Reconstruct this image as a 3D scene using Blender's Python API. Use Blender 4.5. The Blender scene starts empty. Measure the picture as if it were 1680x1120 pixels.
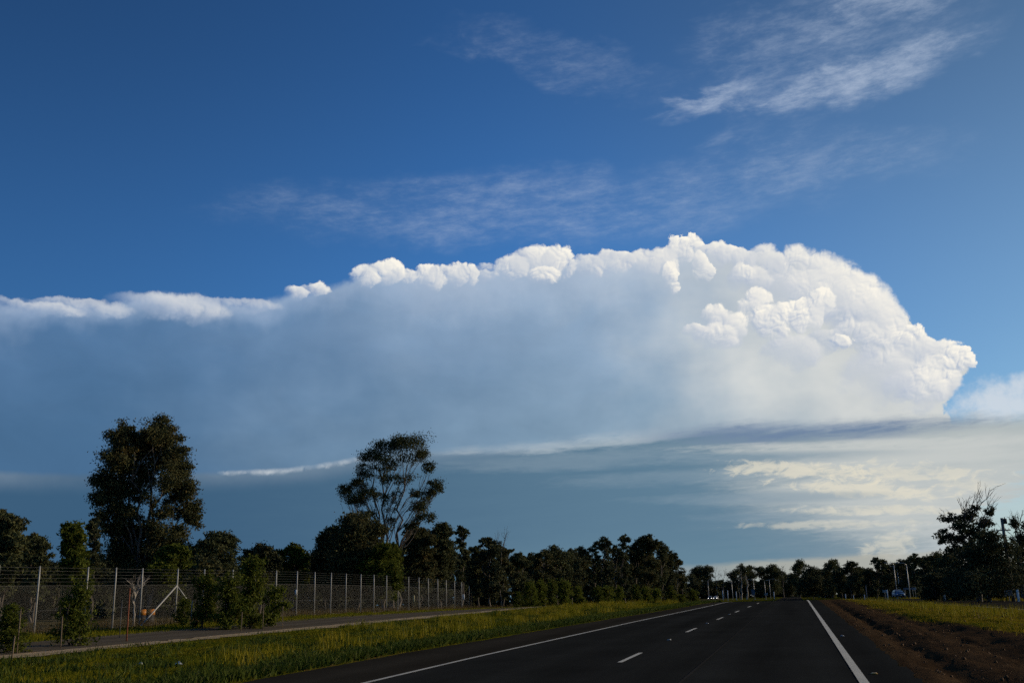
import bpy, bmesh, math, random
import numpy as np
from mathutils import Vector, Matrix

# ------------------------------------------------------------------ camera, world, sun, exposure
scene = bpy.context.scene
COL = scene.collection
R = math.radians
EYE = 1.6
YAW, PITCH, ROLL = 15.15, 14.65, -1.4          # degrees: heading left of the road (+Y), up, roll
EXPOSURE = -0.5
SUN_AZ, SUN_EL = 60.0, 15.0                    # degrees clockwise from the road direction, above the horizon

cam_data = bpy.data.cameras.new('camera')
cam_data.lens = 35.0
cam_data.sensor_width = 36.0
cam_data.clip_start = 0.1
cam_data.clip_end = 20000.0
cam = bpy.data.objects.new('camera', cam_data)
COL.objects.link(cam)
_y, _p, _r = R(YAW), R(PITCH), R(ROLL)
_fw = Vector((-math.sin(_y) * math.cos(_p), math.cos(_y) * math.cos(_p), math.sin(_p)))
_ri = Vector((math.cos(_y), math.sin(_y), 0.0))
_up = _ri.cross(_fw)
_R = _ri * math.cos(_r) + _up * math.sin(_r)
_U = -_ri * math.sin(_r) + _up * math.cos(_r)
cam.matrix_world = Matrix(((_R.x, _U.x, -_fw.x, 0), (_R.y, _U.y, -_fw.y, 0), (_R.z, _U.z, -_fw.z, EYE), (0, 0, 0, 1)))
scene.camera = cam

vs = scene.view_settings
vs.view_transform = 'Standard'
vs.look = 'None'
vs.gamma = 1.0
vs.use_curve_mapping = False
vs.exposure = EXPOSURE
scene.cycles.use_denoising = False
scene.cycles.use_adaptive_sampling = True
scene.cycles.adaptive_threshold = 0.02
scene.cycles.adaptive_min_samples = 8
scene.cycles.max_bounces = 5
scene.cycles.transparent_max_bounces = 16

sun_data = bpy.data.lights.new('sun', 'SUN')
sun_data.energy = 4.8
sun_data.angle = R(0.55)
sun_data.color = (1.0, 0.80, 0.55)
sun = bpy.data.objects.new('sun', sun_data)
COL.objects.link(sun)
SUN_DIR = Vector((math.sin(R(SUN_AZ)) * math.cos(R(SUN_EL)), math.cos(R(SUN_AZ)) * math.cos(R(SUN_EL)), math.sin(R(SUN_EL))))
sun.rotation_euler = SUN_DIR.to_track_quat('Z', 'Y').to_euler()
sun.location = (40, 0, 60)


def lin(r, g, b):
    f = lambda c: (c / 255 / 12.92) if c / 255 <= 0.04045 else ((c / 255 + 0.055) / 1.055) ** 2.4
    return (f(r), f(g), f(b))


class S:
    """a node socket with arithmetic"""
    tree = None

    def __init__(s, sock): s.s = sock

    @staticmethod
    def math(op, *a, clamp=False):
        n = S.tree.nodes.new('ShaderNodeMath'); n.operation = op; n.use_clamp = clamp
        for i, x in enumerate(a):
            if isinstance(x, S): S.tree.links.new(x.s, n.inputs[i])
            else: n.inputs[i].default_value = x
        return S(n.outputs[0])

    def __add__(s, o): return S.math('ADD', s, o)
    __radd__ = __add__
    def __mul__(s, o): return S.math('MULTIPLY', s, o)
    __rmul__ = __mul__
    def __sub__(s, o): return S.math('SUBTRACT', s, o)
    def __rsub__(s, o): return S.math('SUBTRACT', o, s)
    def __truediv__(s, o): return S.math('DIVIDE', s, o)
    def __pow__(s, o): return S.math('POWER', s, o)


def sat(x): return S.math('ADD', x, 0.0, clamp=True)


def smooth(a, b, x, lo=0.0, hi=1.0):
    n = S.tree.nodes.new('ShaderNodeMapRange'); n.interpolation_type = 'SMOOTHSTEP'
    for k, val in zip((0, 1, 2, 3, 4), (x, a, b, lo, hi)):
        if isinstance(val, S): S.tree.links.new(val.s, n.inputs[k])
        else: n.inputs[k].default_value = val
    return S(n.outputs[0])


def lerp(a, b, t):
    return a + (b - a) * t


def curve(x, pts):
    """piecewise curve through pts (x, y) as a Float Curve"""
    xs = [p[0] for p in pts]; ys = [p[1] for p in pts]
    x0, x1, y0, y1 = min(xs), max(xs), min(ys), max(ys) + 1e-6
    n = S.tree.nodes.new('ShaderNodeFloatCurve')
    c = n.mapping.curves[0]
    q = [((a - x0) / (x1 - x0), (b - y0) / (y1 - y0)) for a, b in pts]
    c.points[0].location = q[0]; c.points[1].location = q[-1]
    for a in q[1:-1]: c.points.new(*a)
    for p in c.points: p.handle_type = 'AUTO_CLAMPED'
    n.mapping.update()
    S.tree.links.new(((x - x0) / (x1 - x0)).s, n.inputs['Value'])
    return S(n.outputs[0]) * (y1 - y0) + y0


def vec(x, y, z=0.0):
    n = S.tree.nodes.new('ShaderNodeCombineXYZ')
    for i, a in enumerate((x, y, z)):
        if isinstance(a, S): S.tree.links.new(a.s, n.inputs[i])
        else: n.inputs[i].default_value = a
    return S(n.outputs[0])


def noise(v, scale=1.0, detail=4, rough=0.5, dist=0.0, dim='2D', lac=2.0):
    n = S.tree.nodes.new('ShaderNodeTexNoise'); n.noise_dimensions = dim
    n.inputs['Scale'].default_value = scale; n.inputs['Detail'].default_value = detail
    n.inputs['Roughness'].default_value = rough; n.inputs['Distortion'].default_value = dist
    n.inputs['Lacunarity'].default_value = lac
    S.tree.links.new(v.s, n.inputs['Vector'])
    return S(n.outputs[0])


def voro(v, scale):
    n = S.tree.nodes.new('ShaderNodeTexVoronoi'); n.voronoi_dimensions = '2D'; n.feature = 'F1'
    n.inputs['Scale'].default_value = scale
    S.tree.links.new(v.s, n.inputs['Vector'])
    return S(n.outputs['Distance'])


def rgb(c):
    n = S.tree.nodes.new('ShaderNodeCombineXYZ')
    for i in range(3): n.inputs[i].default_value = c[i]
    return S(n.outputs[0])


def cmix(a, b, t):
    """a + (b - a) * t, with a evaluated first so that long chains stay cheap"""
    return vmath('ADD', a, vscale(vmath('SUBTRACT', b, a), sat(t)))


def vmath(op, a, b):
    n = S.tree.nodes.new('ShaderNodeVectorMath'); n.operation = op
    for i, x in enumerate((a, b)):
        if isinstance(x, S): S.tree.links.new(x.s, n.inputs[i])
        else: n.inputs[i].default_value = x
    return S(n.outputs[0])


def vscale(a, t):
    n = S.tree.nodes.new('ShaderNodeVectorMath'); n.operation = 'SCALE'
    S.tree.links.new(a.s, n.inputs[0])
    if isinstance(t, S): S.tree.links.new(t.s, n.inputs['Scale'])
    else: n.inputs['Scale'].default_value = t
    return S(n.outputs[0])


def billow_group():
    """cauliflower relief: rounded bumps on bumps, after a warp"""
    g = bpy.data.node_groups.new('billow', 'ShaderNodeTree')
    g.interface.new_socket('u', in_out='INPUT', socket_type='NodeSocketFloat')
    g.interface.new_socket('v', in_out='INPUT', socket_type='NodeSocketFloat')
    g.interface.new_socket('h', in_out='OUTPUT', socket_type='NodeSocketFloat')
    keep = S.tree; S.tree = g
    i = g.nodes.new('NodeGroupInput'); o = g.nodes.new('NodeGroupOutput')
    u, v = S(i.outputs[0]), S(i.outputs[1])
    wu = noise(vec(u, v), 0.9, 2, 0.5) - 0.5
    wv = noise(vec(u + 31.7, v + 8.3), 0.9, 2, 0.5) - 0.5
    u1 = u + wu * 1.0; v1 = v + wv * 1.0
    h = None
    for k, (sc, amp) in enumerate(((0.85, 0.50), (1.9, 0.28), (4.2, 0.15), (9.0, 0.07))):
        d = voro(vec(u1 + 13.1 * k, v1 - 7.7 * k), sc)
        b = (1.0 - d * d * 1.3) * amp
        h = b if h is None else h + b
    g.links.new(h.s, o.inputs[0])
    S.tree = keep
    return g


def puff_group(SH, WH):
    """one puff with painted sunlight over the colour so far: crisp at upper right, melting away at lower left"""
    g = bpy.data.node_groups.new('puff', 'ShaderNodeTree')
    g.interface.new_socket('colour', in_out='INPUT', socket_type='NodeSocketVector')
    for nm in ('U', 'V', 'bump', 'slope', 'pu', 'pv', 'iru', 'irv', 'crisp', 'bright', 'k'):
        g.interface.new_socket(nm, in_out='INPUT', socket_type='NodeSocketFloat')
    g.interface.new_socket('colour', in_out='OUTPUT', socket_type='NodeSocketVector')
    g.interface.new_socket('U', in_out='OUTPUT', socket_type='NodeSocketFloat')
    g.interface.new_socket('V', in_out='OUTPUT', socket_type='NodeSocketFloat')
    keep = S.tree; S.tree = g
    i = g.nodes.new('NodeGroupInput'); o = g.nodes.new('NodeGroupOutput')
    body, U, V, bump, slope, pu, pv, iru, irv, crisp, bright, k = (S(i.outputs[j]) for j in range(12))
    du = (U - pu) * iru; dv = (V - pv) * irv
    q = du * du + dv * dv - bump * 1.5 * k
    s_ = 0.50 - crisp * 0.36
    inside = smooth(s_ * 0.5 + 1.0, 1.0 - s_, q)
    lt = du * 0.55 + dv * 0.68
    fade = smooth(-0.85, 0.70 - crisp * 0.35, lt + bump * 0.9)
    lit = sat(lt * 0.62 + slope * (crisp * 1.1 + 0.25) + bump * k * 0.6 + bright - 0.53)  # painted lit side, facing a fixed upper right whatever the sun lamp does
    res = cmix(body, cmix(rgb(SH), rgb(WH), lit), inside * fade * (bright + 0.1))
    g.links.new(res.s, o.inputs[0])
    sx = g.nodes.new('ShaderNodeSeparateXYZ'); g.links.new(res.s, sx.inputs[0])
    eps = S(sx.outputs[0]) * 1e-9                 # makes the next puff wait for this one, which keeps the shader small
    g.links.new((U + eps).s, o.inputs[1]); g.links.new((V + eps).s, o.inputs[2])
    S.tree = keep
    return g


# puffs of the cloud, sunlight painted into their colour: azimuth, elevation, half width, half height (degrees), crispness, brightness
PUFFS = [(-39.86, 15.72, 3.0, 0.45, 0.1, 0.58), (-35.8, 16.18, 2.6, 0.68, 0.1, 0.60), (-34.49, 16.12, 3.0, 0.74, 0.1, 0.66), (-42.0, 15.45, 2.6, 0.42, 0.1, 0.60), (-31.51, 16.5, 2.8, 0.38, 0.1, 0.52), (-27.92, 17.38, 0.75, 0.33, 0.6, 0.85), (-26.87, 17.52, 1.05, 0.36, 0.6, 0.88), (-23.85, 18.33, 0.94, 0.62, 0.6, 0.9), (-22.69, 18.6, 1.31, 0.69, 0.8, 1), (-21.49, 18.44, 1.02, 0.38, 0.7, 0.9), (-20.02, 18.35, 0.95, 0.7, 0.7, 0.9), (-18.74, 18.48, 1.18, 0.63, 0.7, 0.85), (-17.78, 18.48, 0.66, 0.63, 0.8, 0.9), (-16.71, 18.6, 0.89, 0.56, 0.5, 0.7), (-15.23, 18.86, 1.26, 0.7, 0.7, 0.85), (-13.55, 19.16, 1.63, 0.9, 0.8, 0.95), (-12.26, 19.04, 1.11, 0.9, 0.8, 0.9), (-13.21, 18.38, 1.1, 0.49, 0.6, 0.95), (-10.54, 18.83, 1.1, 0.63, 0.7, 0.8), (-9.14, 18.9, 1.31, 0.62, 0.7, 0.85), (-8.32, 19.13, 0.87, 0.41, 0.8, 0.9), (-7.24, 18.78, 1.16, 0.76, 0.7, 0.85), (-6.02, 18.7, 0.93, 0.89, 0.8, 0.9), (-5.65, 17.77, 0.5, 0.89, 0.8, 1), (-5.03, 19.31, 0.93, 0.82, 0.9, 1), (-4.09, 19.37, 0.93, 0.82, 0.9, 1), (-2.98, 19.0, 0.99, 0.75, 0.8, 0.9), (-3.74, 18.38, 0.6, 0.89, 0.8, 1), (-2.11, 18.72, 0.91, 0.68, 0.8, 0.9), (-1.33, 18.44, 0.83, 0.74, 0.7, 0.85), (-0.08, 17.9, 1.36, 1.21, 0.4, 0.8), (1.42, 17.47, 2.0, 1.4, 0.35, 0.85), (3.0, 16.38, 2.15, 1.92, 0.3, 0.9), (4.66, 14.95, 1.97, 2.04, 0.35, 0.95), (5.71, 14.23, 1.57, 1.63, 0.4, 0.9), (1.28, 16.06, 2.32, 1.68, 0.2, 0.75), (-1.08, 17.25, 1.37, 0.88, 0.5, 0.75), (-1.5, 17.7, 0.83, 0.68, 0.6, 0.8), (6.3, 12.51, 1.69, 1.63, 0.3, 0.85), (7.32, 12.86, 1.1, 1.03, 0.8, 0.95), (8.56, 11.93, 1.31, 1.02, 0.7, 0.9), (9.61, 11.88, 0.71, 0.57, 0.9, 0.95), (8.12, 10.85, 1.37, 1.28, 0.6, 0.8), (7.15, 10.46, 1.8, 1.29, 0.4, 0.85), (5.37, 11.29, 2.16, 1.64, 0.2, 0.7), (-0.83, 15.42, 1.16, 1.42, 0.8, 0.95), (-0.16, 14.5, 1.01, 1.01, 0.7, 0.9), (0.83, 14.92, 1.13, 1.14, 0.8, 1), (2.02, 14.97, 0.92, 1.0, 0.9, 1), (2.75, 15.57, 0.85, 0.87, 0.6, 0.95), (-3.26, 15.45, 0.75, 0.70, 0.55, 0.86), (-2.5, 14.75, 1.15, 1.0, 0.5, 0.86), (-4.3, 14.75, 0.75, 0.5, 0.5, 0.84), (-3.25, 14.35, 1.3, 0.75, 0.35, 0.84), (4.05, 14.42, 1.16, 1.06, 0.7, 0.5), (2.69, 13.49, 1.04, 0.73, 0.7, 0.6), (4.48, 13.37, 1.4, 1.19, 0.4, 0.75), (3.5, 13.31, 0.58, 0.46, 0.8, 0.8), (0.99, 13.04, 1.65, 1.01, 0.2, 0.7)]
DECK_PUFFS = [(-30.9, 7.25, 0.4, 0.12, 0.8, 0.6), (-27.6, 7.52, 0.5, 0.22, 0.8, 0.7), (-26.2, 7.80, 0.4, 0.25, 0.8, 0.7), (-25.0, 8.05, 0.4, 0.28, 0.8, 0.8), (-31.71, 7.21, 0.26, 0.13, 0.8, 0.8), (-29.59, 7.33, 0.73, 0.17, 0.8, 0.75), (-28.43, 7.38, 0.6, 0.2, 0.8, 0.8), (-26.93, 7.62, 0.74, 0.2, 0.7, 0.75), (-25.58, 7.86, 0.68, 0.24, 0.7, 0.75), (-24.56, 8.1, 0.55, 0.24, 0.8, 0.85)]


def build_sky():
    w = bpy.data.worlds.new('World'); scene.world = w; w.use_nodes = True
    t = w.node_tree; t.nodes.clear(); S.tree = t
    out = t.nodes.new('ShaderNodeOutputWorld'); bg = t.nodes.new('ShaderNodeBackground')
    STRENGTH = 0.1
    K = 1.0 / (STRENGTH * 2 ** EXPOSURE)      # cloud colours below are given as they look; the sky is dimmed by STRENGTH
    t.nodes.remove(bg)
    def background(colour):
        n = t.nodes.new('ShaderNodeBackground'); n.inputs['Strength'].default_value = STRENGTH
        t.links.new(colour.s, n.inputs['Color'])
        return n.outputs[0]
    def over(under, top, alpha):
        n = t.nodes.new('ShaderNodeMixShader')
        t.links.new(alpha.s, n.inputs[0]); t.links.new(under, n.inputs[1]); t.links.new(top, n.inputs[2])
        return n.outputs[0]
    sky = t.nodes.new('ShaderNodeTexSky'); sky.sky_type = 'NISHITA'; sky.sun_disc = False
    sky.sun_elevation = R(SUN_EL); sky.sun_rotation = R(SUN_AZ)
    sky.air_density = 1.0; sky.dust_density = 0.2; sky.ozone_density = 3.0
    tc = t.nodes.new('ShaderNodeTexCoord')
    sep = t.nodes.new('ShaderNodeSeparateXYZ'); t.links.new(tc.outputs['Generated'], sep.inputs[0])
    x, y, z = (S(sep.outputs[i]) for i in range(3))
    u = S.math('ARCTAN2', x, y) * 57.29578           # azimuth, degrees clockwise from the road
    v = S.math('ARCSINE', z) * 57.29578              # elevation, degrees
    p = vec(u, v)

    def col(r_, g_, b_):
        c = lin(r_, g_, b_)
        return rgb([a * K for a in c])

    # clear sky: the Sky Texture, deepened (a clean, polarised evening sky: darkest at right angles to the sun)
    toward = x * SUN_DIR.x + y * SUN_DIR.y + z * SUN_DIR.z
    tint = cmix(rgb(SKY_TINT), rgb(SKY_TINT_SUN), smooth(0.25, 0.85, toward))
    c = vscale(vmath('MULTIPLY', S(sky.outputs[0]), tint), smooth(-0.3, 0.45, toward, SKY_DARK, SKY_BRIGHT) * smooth(15.0, 36.0, v, 1.04, 0.74))

    # ---- high thin cirrus, streaked and broken
    st = noise(vec(u * 0.20 + v * 0.10 + 3.0, v * 0.50 - u * 0.05), 1.0, 4, 0.6, 0.4)
    fine = noise(vec(u * 0.55 + v * 0.5, v * 2.0 - u * 0.24), 1.0, 7, 0.70, 0.12)
    uw = u + (st - 0.5) * 9.0; vw = v + (noise(vec(u * 0.17 + 20.0, v * 0.3), 1.0, 4, 0.6) - 0.5) * 3.2
    def patch(u0, v0, ru, rv, slope=0.0):
        du = (uw - u0) * (1.0 / ru); dv = (vw - v0 - (uw - u0) * slope) * (1.0 / rv)
        return smooth(1.0, 0.0, du * du + dv * dv)
    mm = patch(-13.5, 22.1, 22.0, 2.6, 0.0) * 0.46 + patch(-11.8, 30.3, 8.0, 2.0, -0.264) * 0.34 \
        + patch(7.2, 27.4, 8.5, 1.6, 0.10) * 0.66 + patch(4.6, 29.4, 11.0, 4.2, 0.10) * 0.42 + patch(-2.4, 27.5, 4.6, 1.1, 0.17) * 0.55 \
        + patch(4.5, 23.6, 8.5, 2.2, -0.12) * 0.36 + patch(11.0, 31.5, 8.0, 2.0, 0.1) * 0.4
    ci = smooth(0.30, 0.90, st * 0.40 + fine * 0.60 + (mm - 0.5) * 0.20) * sat(mm * 1.2) + sat(mm) * 0.10
    c = cmix(c, col(180, 194, 215), sat(ci * 1.15) * 0.66)

    # ---- the big cloud bank
    bil = billow_group()
    def billow(a, b):
        n = t.nodes.new('ShaderNodeGroup'); n.node_tree = bil
        t.links.new(a.s, n.inputs[0]); t.links.new(b.s, n.inputs[1])
        return S(n.outputs[0])
    B = billow(u, v)
    B3 = billow(u + 0.11, v + 0.10)                  # the same relief a fixed step up and right, for painted relief light
    slope = B - B3
    TOP = [(-180, 10), (-120, 12.5), (-70, 14.5), (-43.4, 15.4), (-40.8, 15.8), (-38, 15.95), (-36.9, 16.4), (-35.5, 16.66), (-33.5, 16.7), (-31.8, 16.5), (-28.8, 16.95), (-27.9, 17.3), (-26.9, 17.4), (-25.8, 17.5), (-25.0, 18.1), (-24.2, 18.5), (-22.8, 18.8), (-21.6, 18.6), (-20.6, 18.5), (-20, 18.6), (-17.8, 18.7), (-16, 19.0), (-14.6, 19.3), (-13.2, 19.4), (-11.7, 19.3), (-10.6, 19.1), (-8.4, 19.2), (-6.0, 19.2), (-5.3, 19.5), (-4.1, 19.6), (-3.1, 19.2), (-1.4, 18.7), (-0.1, 18.8), (1.2, 18.6), (2.9, 18.0), (4.7, 16.8), (6.2, 15.5), (7.1, 14.4), (7.4, 13.5), (8.1, 12.8), (9.3, 12.3), (10.0, 11.9), (10.6, 9.0), (180, 3)]
    T = curve(u, TOP)
    right = smooth(-27.0, -17.0, u)               # crisp towers to the right, soft anvil to the left
    wob = noise(p, 0.7, 5, 0.58) - 0.5
    edge = T + (B - 0.62) * lerp(0.25, 0.7, right) + wob * 0.5
    soft = lerp(0.34, 0.07, smooth(-30.0, -2.0, u))
    d = edge - v                                   # degrees below the cloud top
    m = smooth(soft * -1.0, soft, d)
    wall = curve(v, [(-10, 10.5), (9.0, 8.55), (10.0, 8.8), (10.8, 9.4), (11.7, 10.0), (12.4, 10.1), (14.0, 12), (90, 30)])
    m = m * smooth(-0.12, 0.12, wall + (B - 0.62) * 0.8 - u)
    # veil of the anvil: blue-grey, paler towards the sunlit end
    wisp = noise(vec(u * 0.26, v * 0.13), 1.0, 4, 0.55)
    cloudy = noise(vec(u * 0.12 + 5.0, v * 0.2), 1.0, 4, 0.55)
    pale = sat(smooth(-44.0, 2.0, u + (cloudy - 0.5) * 16.0 + (wisp - 0.5) * 6.0))
    veil = cmix(col(82, 119, 160), col(150, 174, 199), pale)
    low = cmix(col(72, 108, 144), col(136, 163, 184), pale)
    veil = cmix(low, veil, smooth(7.5, 16.5, v + (cloudy - 0.5) * 5.0))
    # the glow behind the rim: bright at the edge, fading down into the veil
    glow = smooth(lerp(1.7, 4.0, right) + (wisp - 0.5) * 3.0 + (cloudy - 0.5) * 3.0, -0.2, d)
    veil = cmix(veil, cmix(col(156, 176, 203), col(186, 200, 219), right), glow * lerp(0.70, 0.62, right))
    fold = noise(vec(u * 0.22 + v * 0.12, v * 0.36 - u * 0.05), 1.0, 5, 0.55, 0.4)
    veil = vscale(veil, 0.90 + fold * 0.20)
    creamed = smooth(-11.0, 5.0, u + (wisp - 0.5) * 4.0 + (cloudy - 0.5) * 9.0 + (v - 12.0) * 0.3)
    cream = cmix(col(198, 203, 204), col(226, 227, 222), sat((cloudy - 0.3) * 1.6))
    veil = cmix(veil, cream, creamed)
    body = cmix(c, veil, m)
    # puffs with light and shade in their colour: crisp at upper right, melting away at lower left
    pg = puff_group([q * K for q in lin(170, 184, 206)], [q * K for q in lin(251, 246, 234)])
    U = u + wob * 0.9 + (cloudy - 0.5) * 0.6
    V = v + (noise(vec(u + 50.0, v), 0.7, 4, 0.58) - 0.5) * 0.8
    rough = lerp(0.35, 1.25, smooth(0.40, 0.60, noise(vec(u + 11.0, v * 1.2), 0.42, 2, 0.5)))
    bump = (B - 0.62) * rough; slope = slope * rough
    def puffs(colour, lo, hi):
        U_, V_ = U, V
        for (pu, pv, ru, rv, crisp, bright) in PUFFS:
            if pu < -5.5: crisp, rv = crisp * 0.75, rv * 1.12      # the rim of the anvil is softer than the tower
            if pu + ru * 1.6 + 0.6 < lo or pu - ru * 1.6 - 0.6 > hi: continue
            n = t.nodes.new('ShaderNodeGroup'); n.node_tree = pg
            for j, sck in enumerate((colour, U_, V_, bump, slope)): t.links.new(sck.s, n.inputs[j])
            for j, val in enumerate((pu, pv, 1 / ru, 1 / rv, crisp, bright, min(1.0, 0.9 / max(ru, 0.4)) * (0.35 + 0.65 * crisp) * (0.45 if pu < -29 else 1.0))): n.inputs[5 + j].default_value = val
            colour, U_, V_ = (S(n.outputs[j]) for j in range(3))
        return colour
    # haze puff right of the tower
    pn = noise(p, 0.8, 4, 0.6)
    du = (u - 11.4) * (1 / 2.8); dv = (v - 9.3 - (u - 11.4) * 0.12) * (1 / 1.6)
    haze = smooth(1.1, 0.0, du * du + dv * dv + (pn - 0.5) * 1.6)
    east = puffs(body, -1.6, 90)
    east = background(cmix(east, col(214, 220, 226), haze * 0.8))
    mid = background(puffs(body, -17.0, -1.6))
    west = background(puffs(body, -90, -17.0))
    step = lambda a_, x_: S.math('GREATER_THAN', x_, a_)
    clouds = over(west, over(mid, east, step(-1.6, u)), step(-17.0, u))
    shader = over(background(cmix(c, veil, m)), clouds, step(7.0, v) * step(-21.5, v * -1.0) * step(-46.0, u) * step(-16.0, u * -1.0))
    # ---- the lower deck
    DK = [(-180, 6), (-60, 6.8), (-42.6, 7.1), (-38.5, 7.1), (-32.7, 7.3), (-28.8, 7.5), (-26.4, 7.75), (-24.4, 8.15), (-19.5, 8.6), (-14.6, 8.9), (-9.6, 9.4), (-6.1, 9.6), (-3.4, 9.7), (0.6, 9.5), (5.5, 9.4), (9.1, 9.3), (12.2, 8.9), (60, 7.5), (180, 6)]
    D = curve(u, DK)
    streak = noise(vec(u * 0.10 + v * 0.12, v * 1.1 - u * 0.04), 1.0, 5, 0.6, 0.3)
    streak2 = noise(vec(u * 0.32 + 9.0, v * 2.4 - u * 0.08), 1.0, 5, 0.6, 0.4)
    streak3 = noise(vec(u * 0.9 + 4.0, v * 4.5 - u * 0.1), 1.0, 4, 0.62, 0.6)
    sk = streak * 0.4 + streak2 * 0.36 + streak3 * 0.24 - 0.5
    sk2 = sk * 0.75 + (noise(vec(u * 1.0 + 7.0, v * 1.9), 1.0, 6, 0.62, 0.5) - 0.5) * 0.75
    dd = D + sk * 1.1 * smooth(-26.0, -12.0, u) + wob * 0.25 - v
    deck = smooth(-0.08, lerp(0.30, 0.9, smooth(-26.0, -8.0, u)), dd)
    base_l = cmix(col(60, 94, 124), col(96, 128, 150), smooth(-38.0, 0.0, u + sk * 6.0))
    dk = cmix(base_l, col(172, 182, 184), smooth(-7.0, 13.0, u - (5.0 - v) * 0.7 + sk * 8.0))
    dk = cmix(dk, col(104, 136, 154), smooth(4.5, 0.5, v) * smooth(-30.0, -8.0, u) * smooth(4.0, -4.0, u) * 0.8)
    def mixpatch(c0, cc, u0, v0, ru, rv, slope_, k, n_=2.2):
        du = (u - u0) * (1.0 / ru); dv = (v - v0 - (u - u0) * slope_) * (1.0 / rv)
        return cmix(c0, cc, smooth(1.35, -0.15, du * du + dv * dv - (sk2 if n_ > 2.3 else sk) * n_ * 1.6) * k)
    BAR, BAR2, WARM, PALE, CREAM = col(110, 132, 161), col(128, 150, 166), col(232, 224, 202), col(182, 194, 202), col(198, 202, 200)
    for (cc, u0, v0, ru, rv, sl, k, n_) in (
        (CREAM, 6.8, 5.80, 10.0, 3.0, 0.003, 0.80, 1.0),
        (CREAM, 7.64, 3.66, 6.50, 1.80, 0.010, 0.55, 1.2),
        (PALE, -12.68, 8.80, 9.5, 0.55, 0.030, 0.75, 2.2),
        (PALE, -8.5, 9.45, 8.5, 0.70, 0.0, 0.75, 2.2),
        (PALE, -4.86, 10.0, 9.0, 0.70, -0.03, 0.9, 2.2),
        (PALE, -11.0, 7.7, 9.0, 0.55, 0.02, 0.18, 2.0), (PALE, -6.0, 6.6, 8.0, 0.5, 0.02, 0.14, 2.0),
        (BAR2, -5.0, 8.15, 9.0, 0.60, -0.003, 0.30, 1.6),
        (BAR, 1.40, 8.90, 10.5, 0.85, -0.035, 1.00, 1.7),
        (CREAM, 4.22, 7.70, 9.5, 0.42, -0.038, 0.85, 1.8),
        (BAR2, -0.39, 7.38, 7.5, 0.42, -0.028, 0.60, 1.6),
        (CREAM, 6.46, 6.83, 7.0, 0.50, -0.031, 0.60, 1.6),
        (WARM, 0.66, 6.63, 4.2, 0.50, -0.10, 0.62, 3.2),
        (WARM, 4.48, 5.39, 4.6, 0.46, -0.12, 0.62, 3.2),
        (WARM, 6.5, 6.1, 4.0, 0.60, -0.10, 0.45, 4.2),
        (BAR2, -1.85, 5.24, 7.0, 0.36, -0.024, 0.55, 1.4),
        (WARM, 4.51, 4.26, 5.0, 0.28, -0.05, 0.50, 2.6),
        (BAR2, -1.04, 4.19, 4.5, 0.30, -0.034, 0.40, 1.4),
        (WARM, 2.0, 3.66, 4.5, 0.24, -0.02, 0.36, 2.8),
        (WARM, 4.9, 2.35, 1.7, 0.75, 0.2, 0.45, 3.2),
        (WARM, 9.19, 5.39, 1.8, 0.40, -0.015, 0.35, 2.5)):
        dk = mixpatch(dk, cc, u0, v0, ru, rv, sl, k, n_)
    dk = cmix(dk, col(178, 177, 166), smooth(2.05, 1.7, v + sk * 0.8 - u * 0.02) * smooth(-12.0, 1.0, u) * 0.8)
    lip = smooth(1.3, 0.1, dd) * lerp(0.34, 0.0, smooth(-18.0, -8.0, u)) * sat(0.55 + (cloudy - 0.35) * 2.5)
    dk = cmix(dk, col(150, 166, 182), lip)
    for (pu, pv, ru, rv, crisp, bright) in DECK_PUFFS:
        du = (u + wob * 0.9 - pu) * (0.9 / ru); dv = (v + wob * 0.5 - pv) * (0.8 / rv)
        inside = smooth(1.5, 0.3, du * du + dv * dv - bump * 3.0) * smooth(-1.3, 0.6, dv)
        dk = cmix(dk, cmix(col(160, 176, 192), col(224, 226, 226), sat(dv * 0.5 + bump + 0.5)), inside * bright)
    alpha = deck * smooth(15.0, 11.5, u + sk * 20.0 - (v - 6.0) * 2.0, DECK_THIN, 1.0)
    alpha = S.math('MAXIMUM', alpha, smooth(4.0, 1.0, v))
    shader = over(shader, background(dk), alpha)
    t.links.new(shader, out.inputs[0])
    w.cycles.sampling_method = 'MANUAL'; w.cycles.sample_map_resolution = 256


DECK_THIN = 0.55
SKY_TINT, SKY_TINT_SUN, SKY_DARK, SKY_BRIGHT = (0.62, 1.22, 1.85), (1.17, 1.28, 1.30), 0.68, 1.10
build_sky()


# ------------------------------------------------------------------ helpers
rng = np.random.default_rng(11)
random.seed(11)


def ray_azel(px, py):
    """azimuth and elevation (radians) measured at a point of the 1680 x 1120 survey frame"""
    d = _fw + _R * ((px - 840) / 1633.33) - _U * ((py - 560) / 1633.33)
    return math.atan2(d.x, d.y), math.atan2(d.z, math.hypot(d.x, d.y))


def spot(px, rad, py=975):
    az, _ = ray_azel(px, py)
    return rad * math.sin(az), rad * math.cos(az)


def height_at(px, py, rad):
    return EYE + rad * math.tan(ray_azel(px, py)[1])


_ys = np.arange(-400, 9000, 1.0)
_sl = np.interp(_ys, [-400, -70, -40, 88, 108, 250, 330, 420, 600, 680, 9000], [0, 0, .0118, .0118, -.0066, -.0066, 0, .004, .004, 0, 0])
_zr = np.concatenate([[0], np.cumsum((_sl[1:] + _sl[:-1]) / 2)])
_zr -= np.interp(0, _ys, _zr)


def road_z(y):
    return np.interp(y, _ys, _zr)


def sm(a, b, x):
    t = np.clip((np.asarray(x, float) - a) / (b - a), 0, 1)
    return t * t * (3 - 2 * t)


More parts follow.
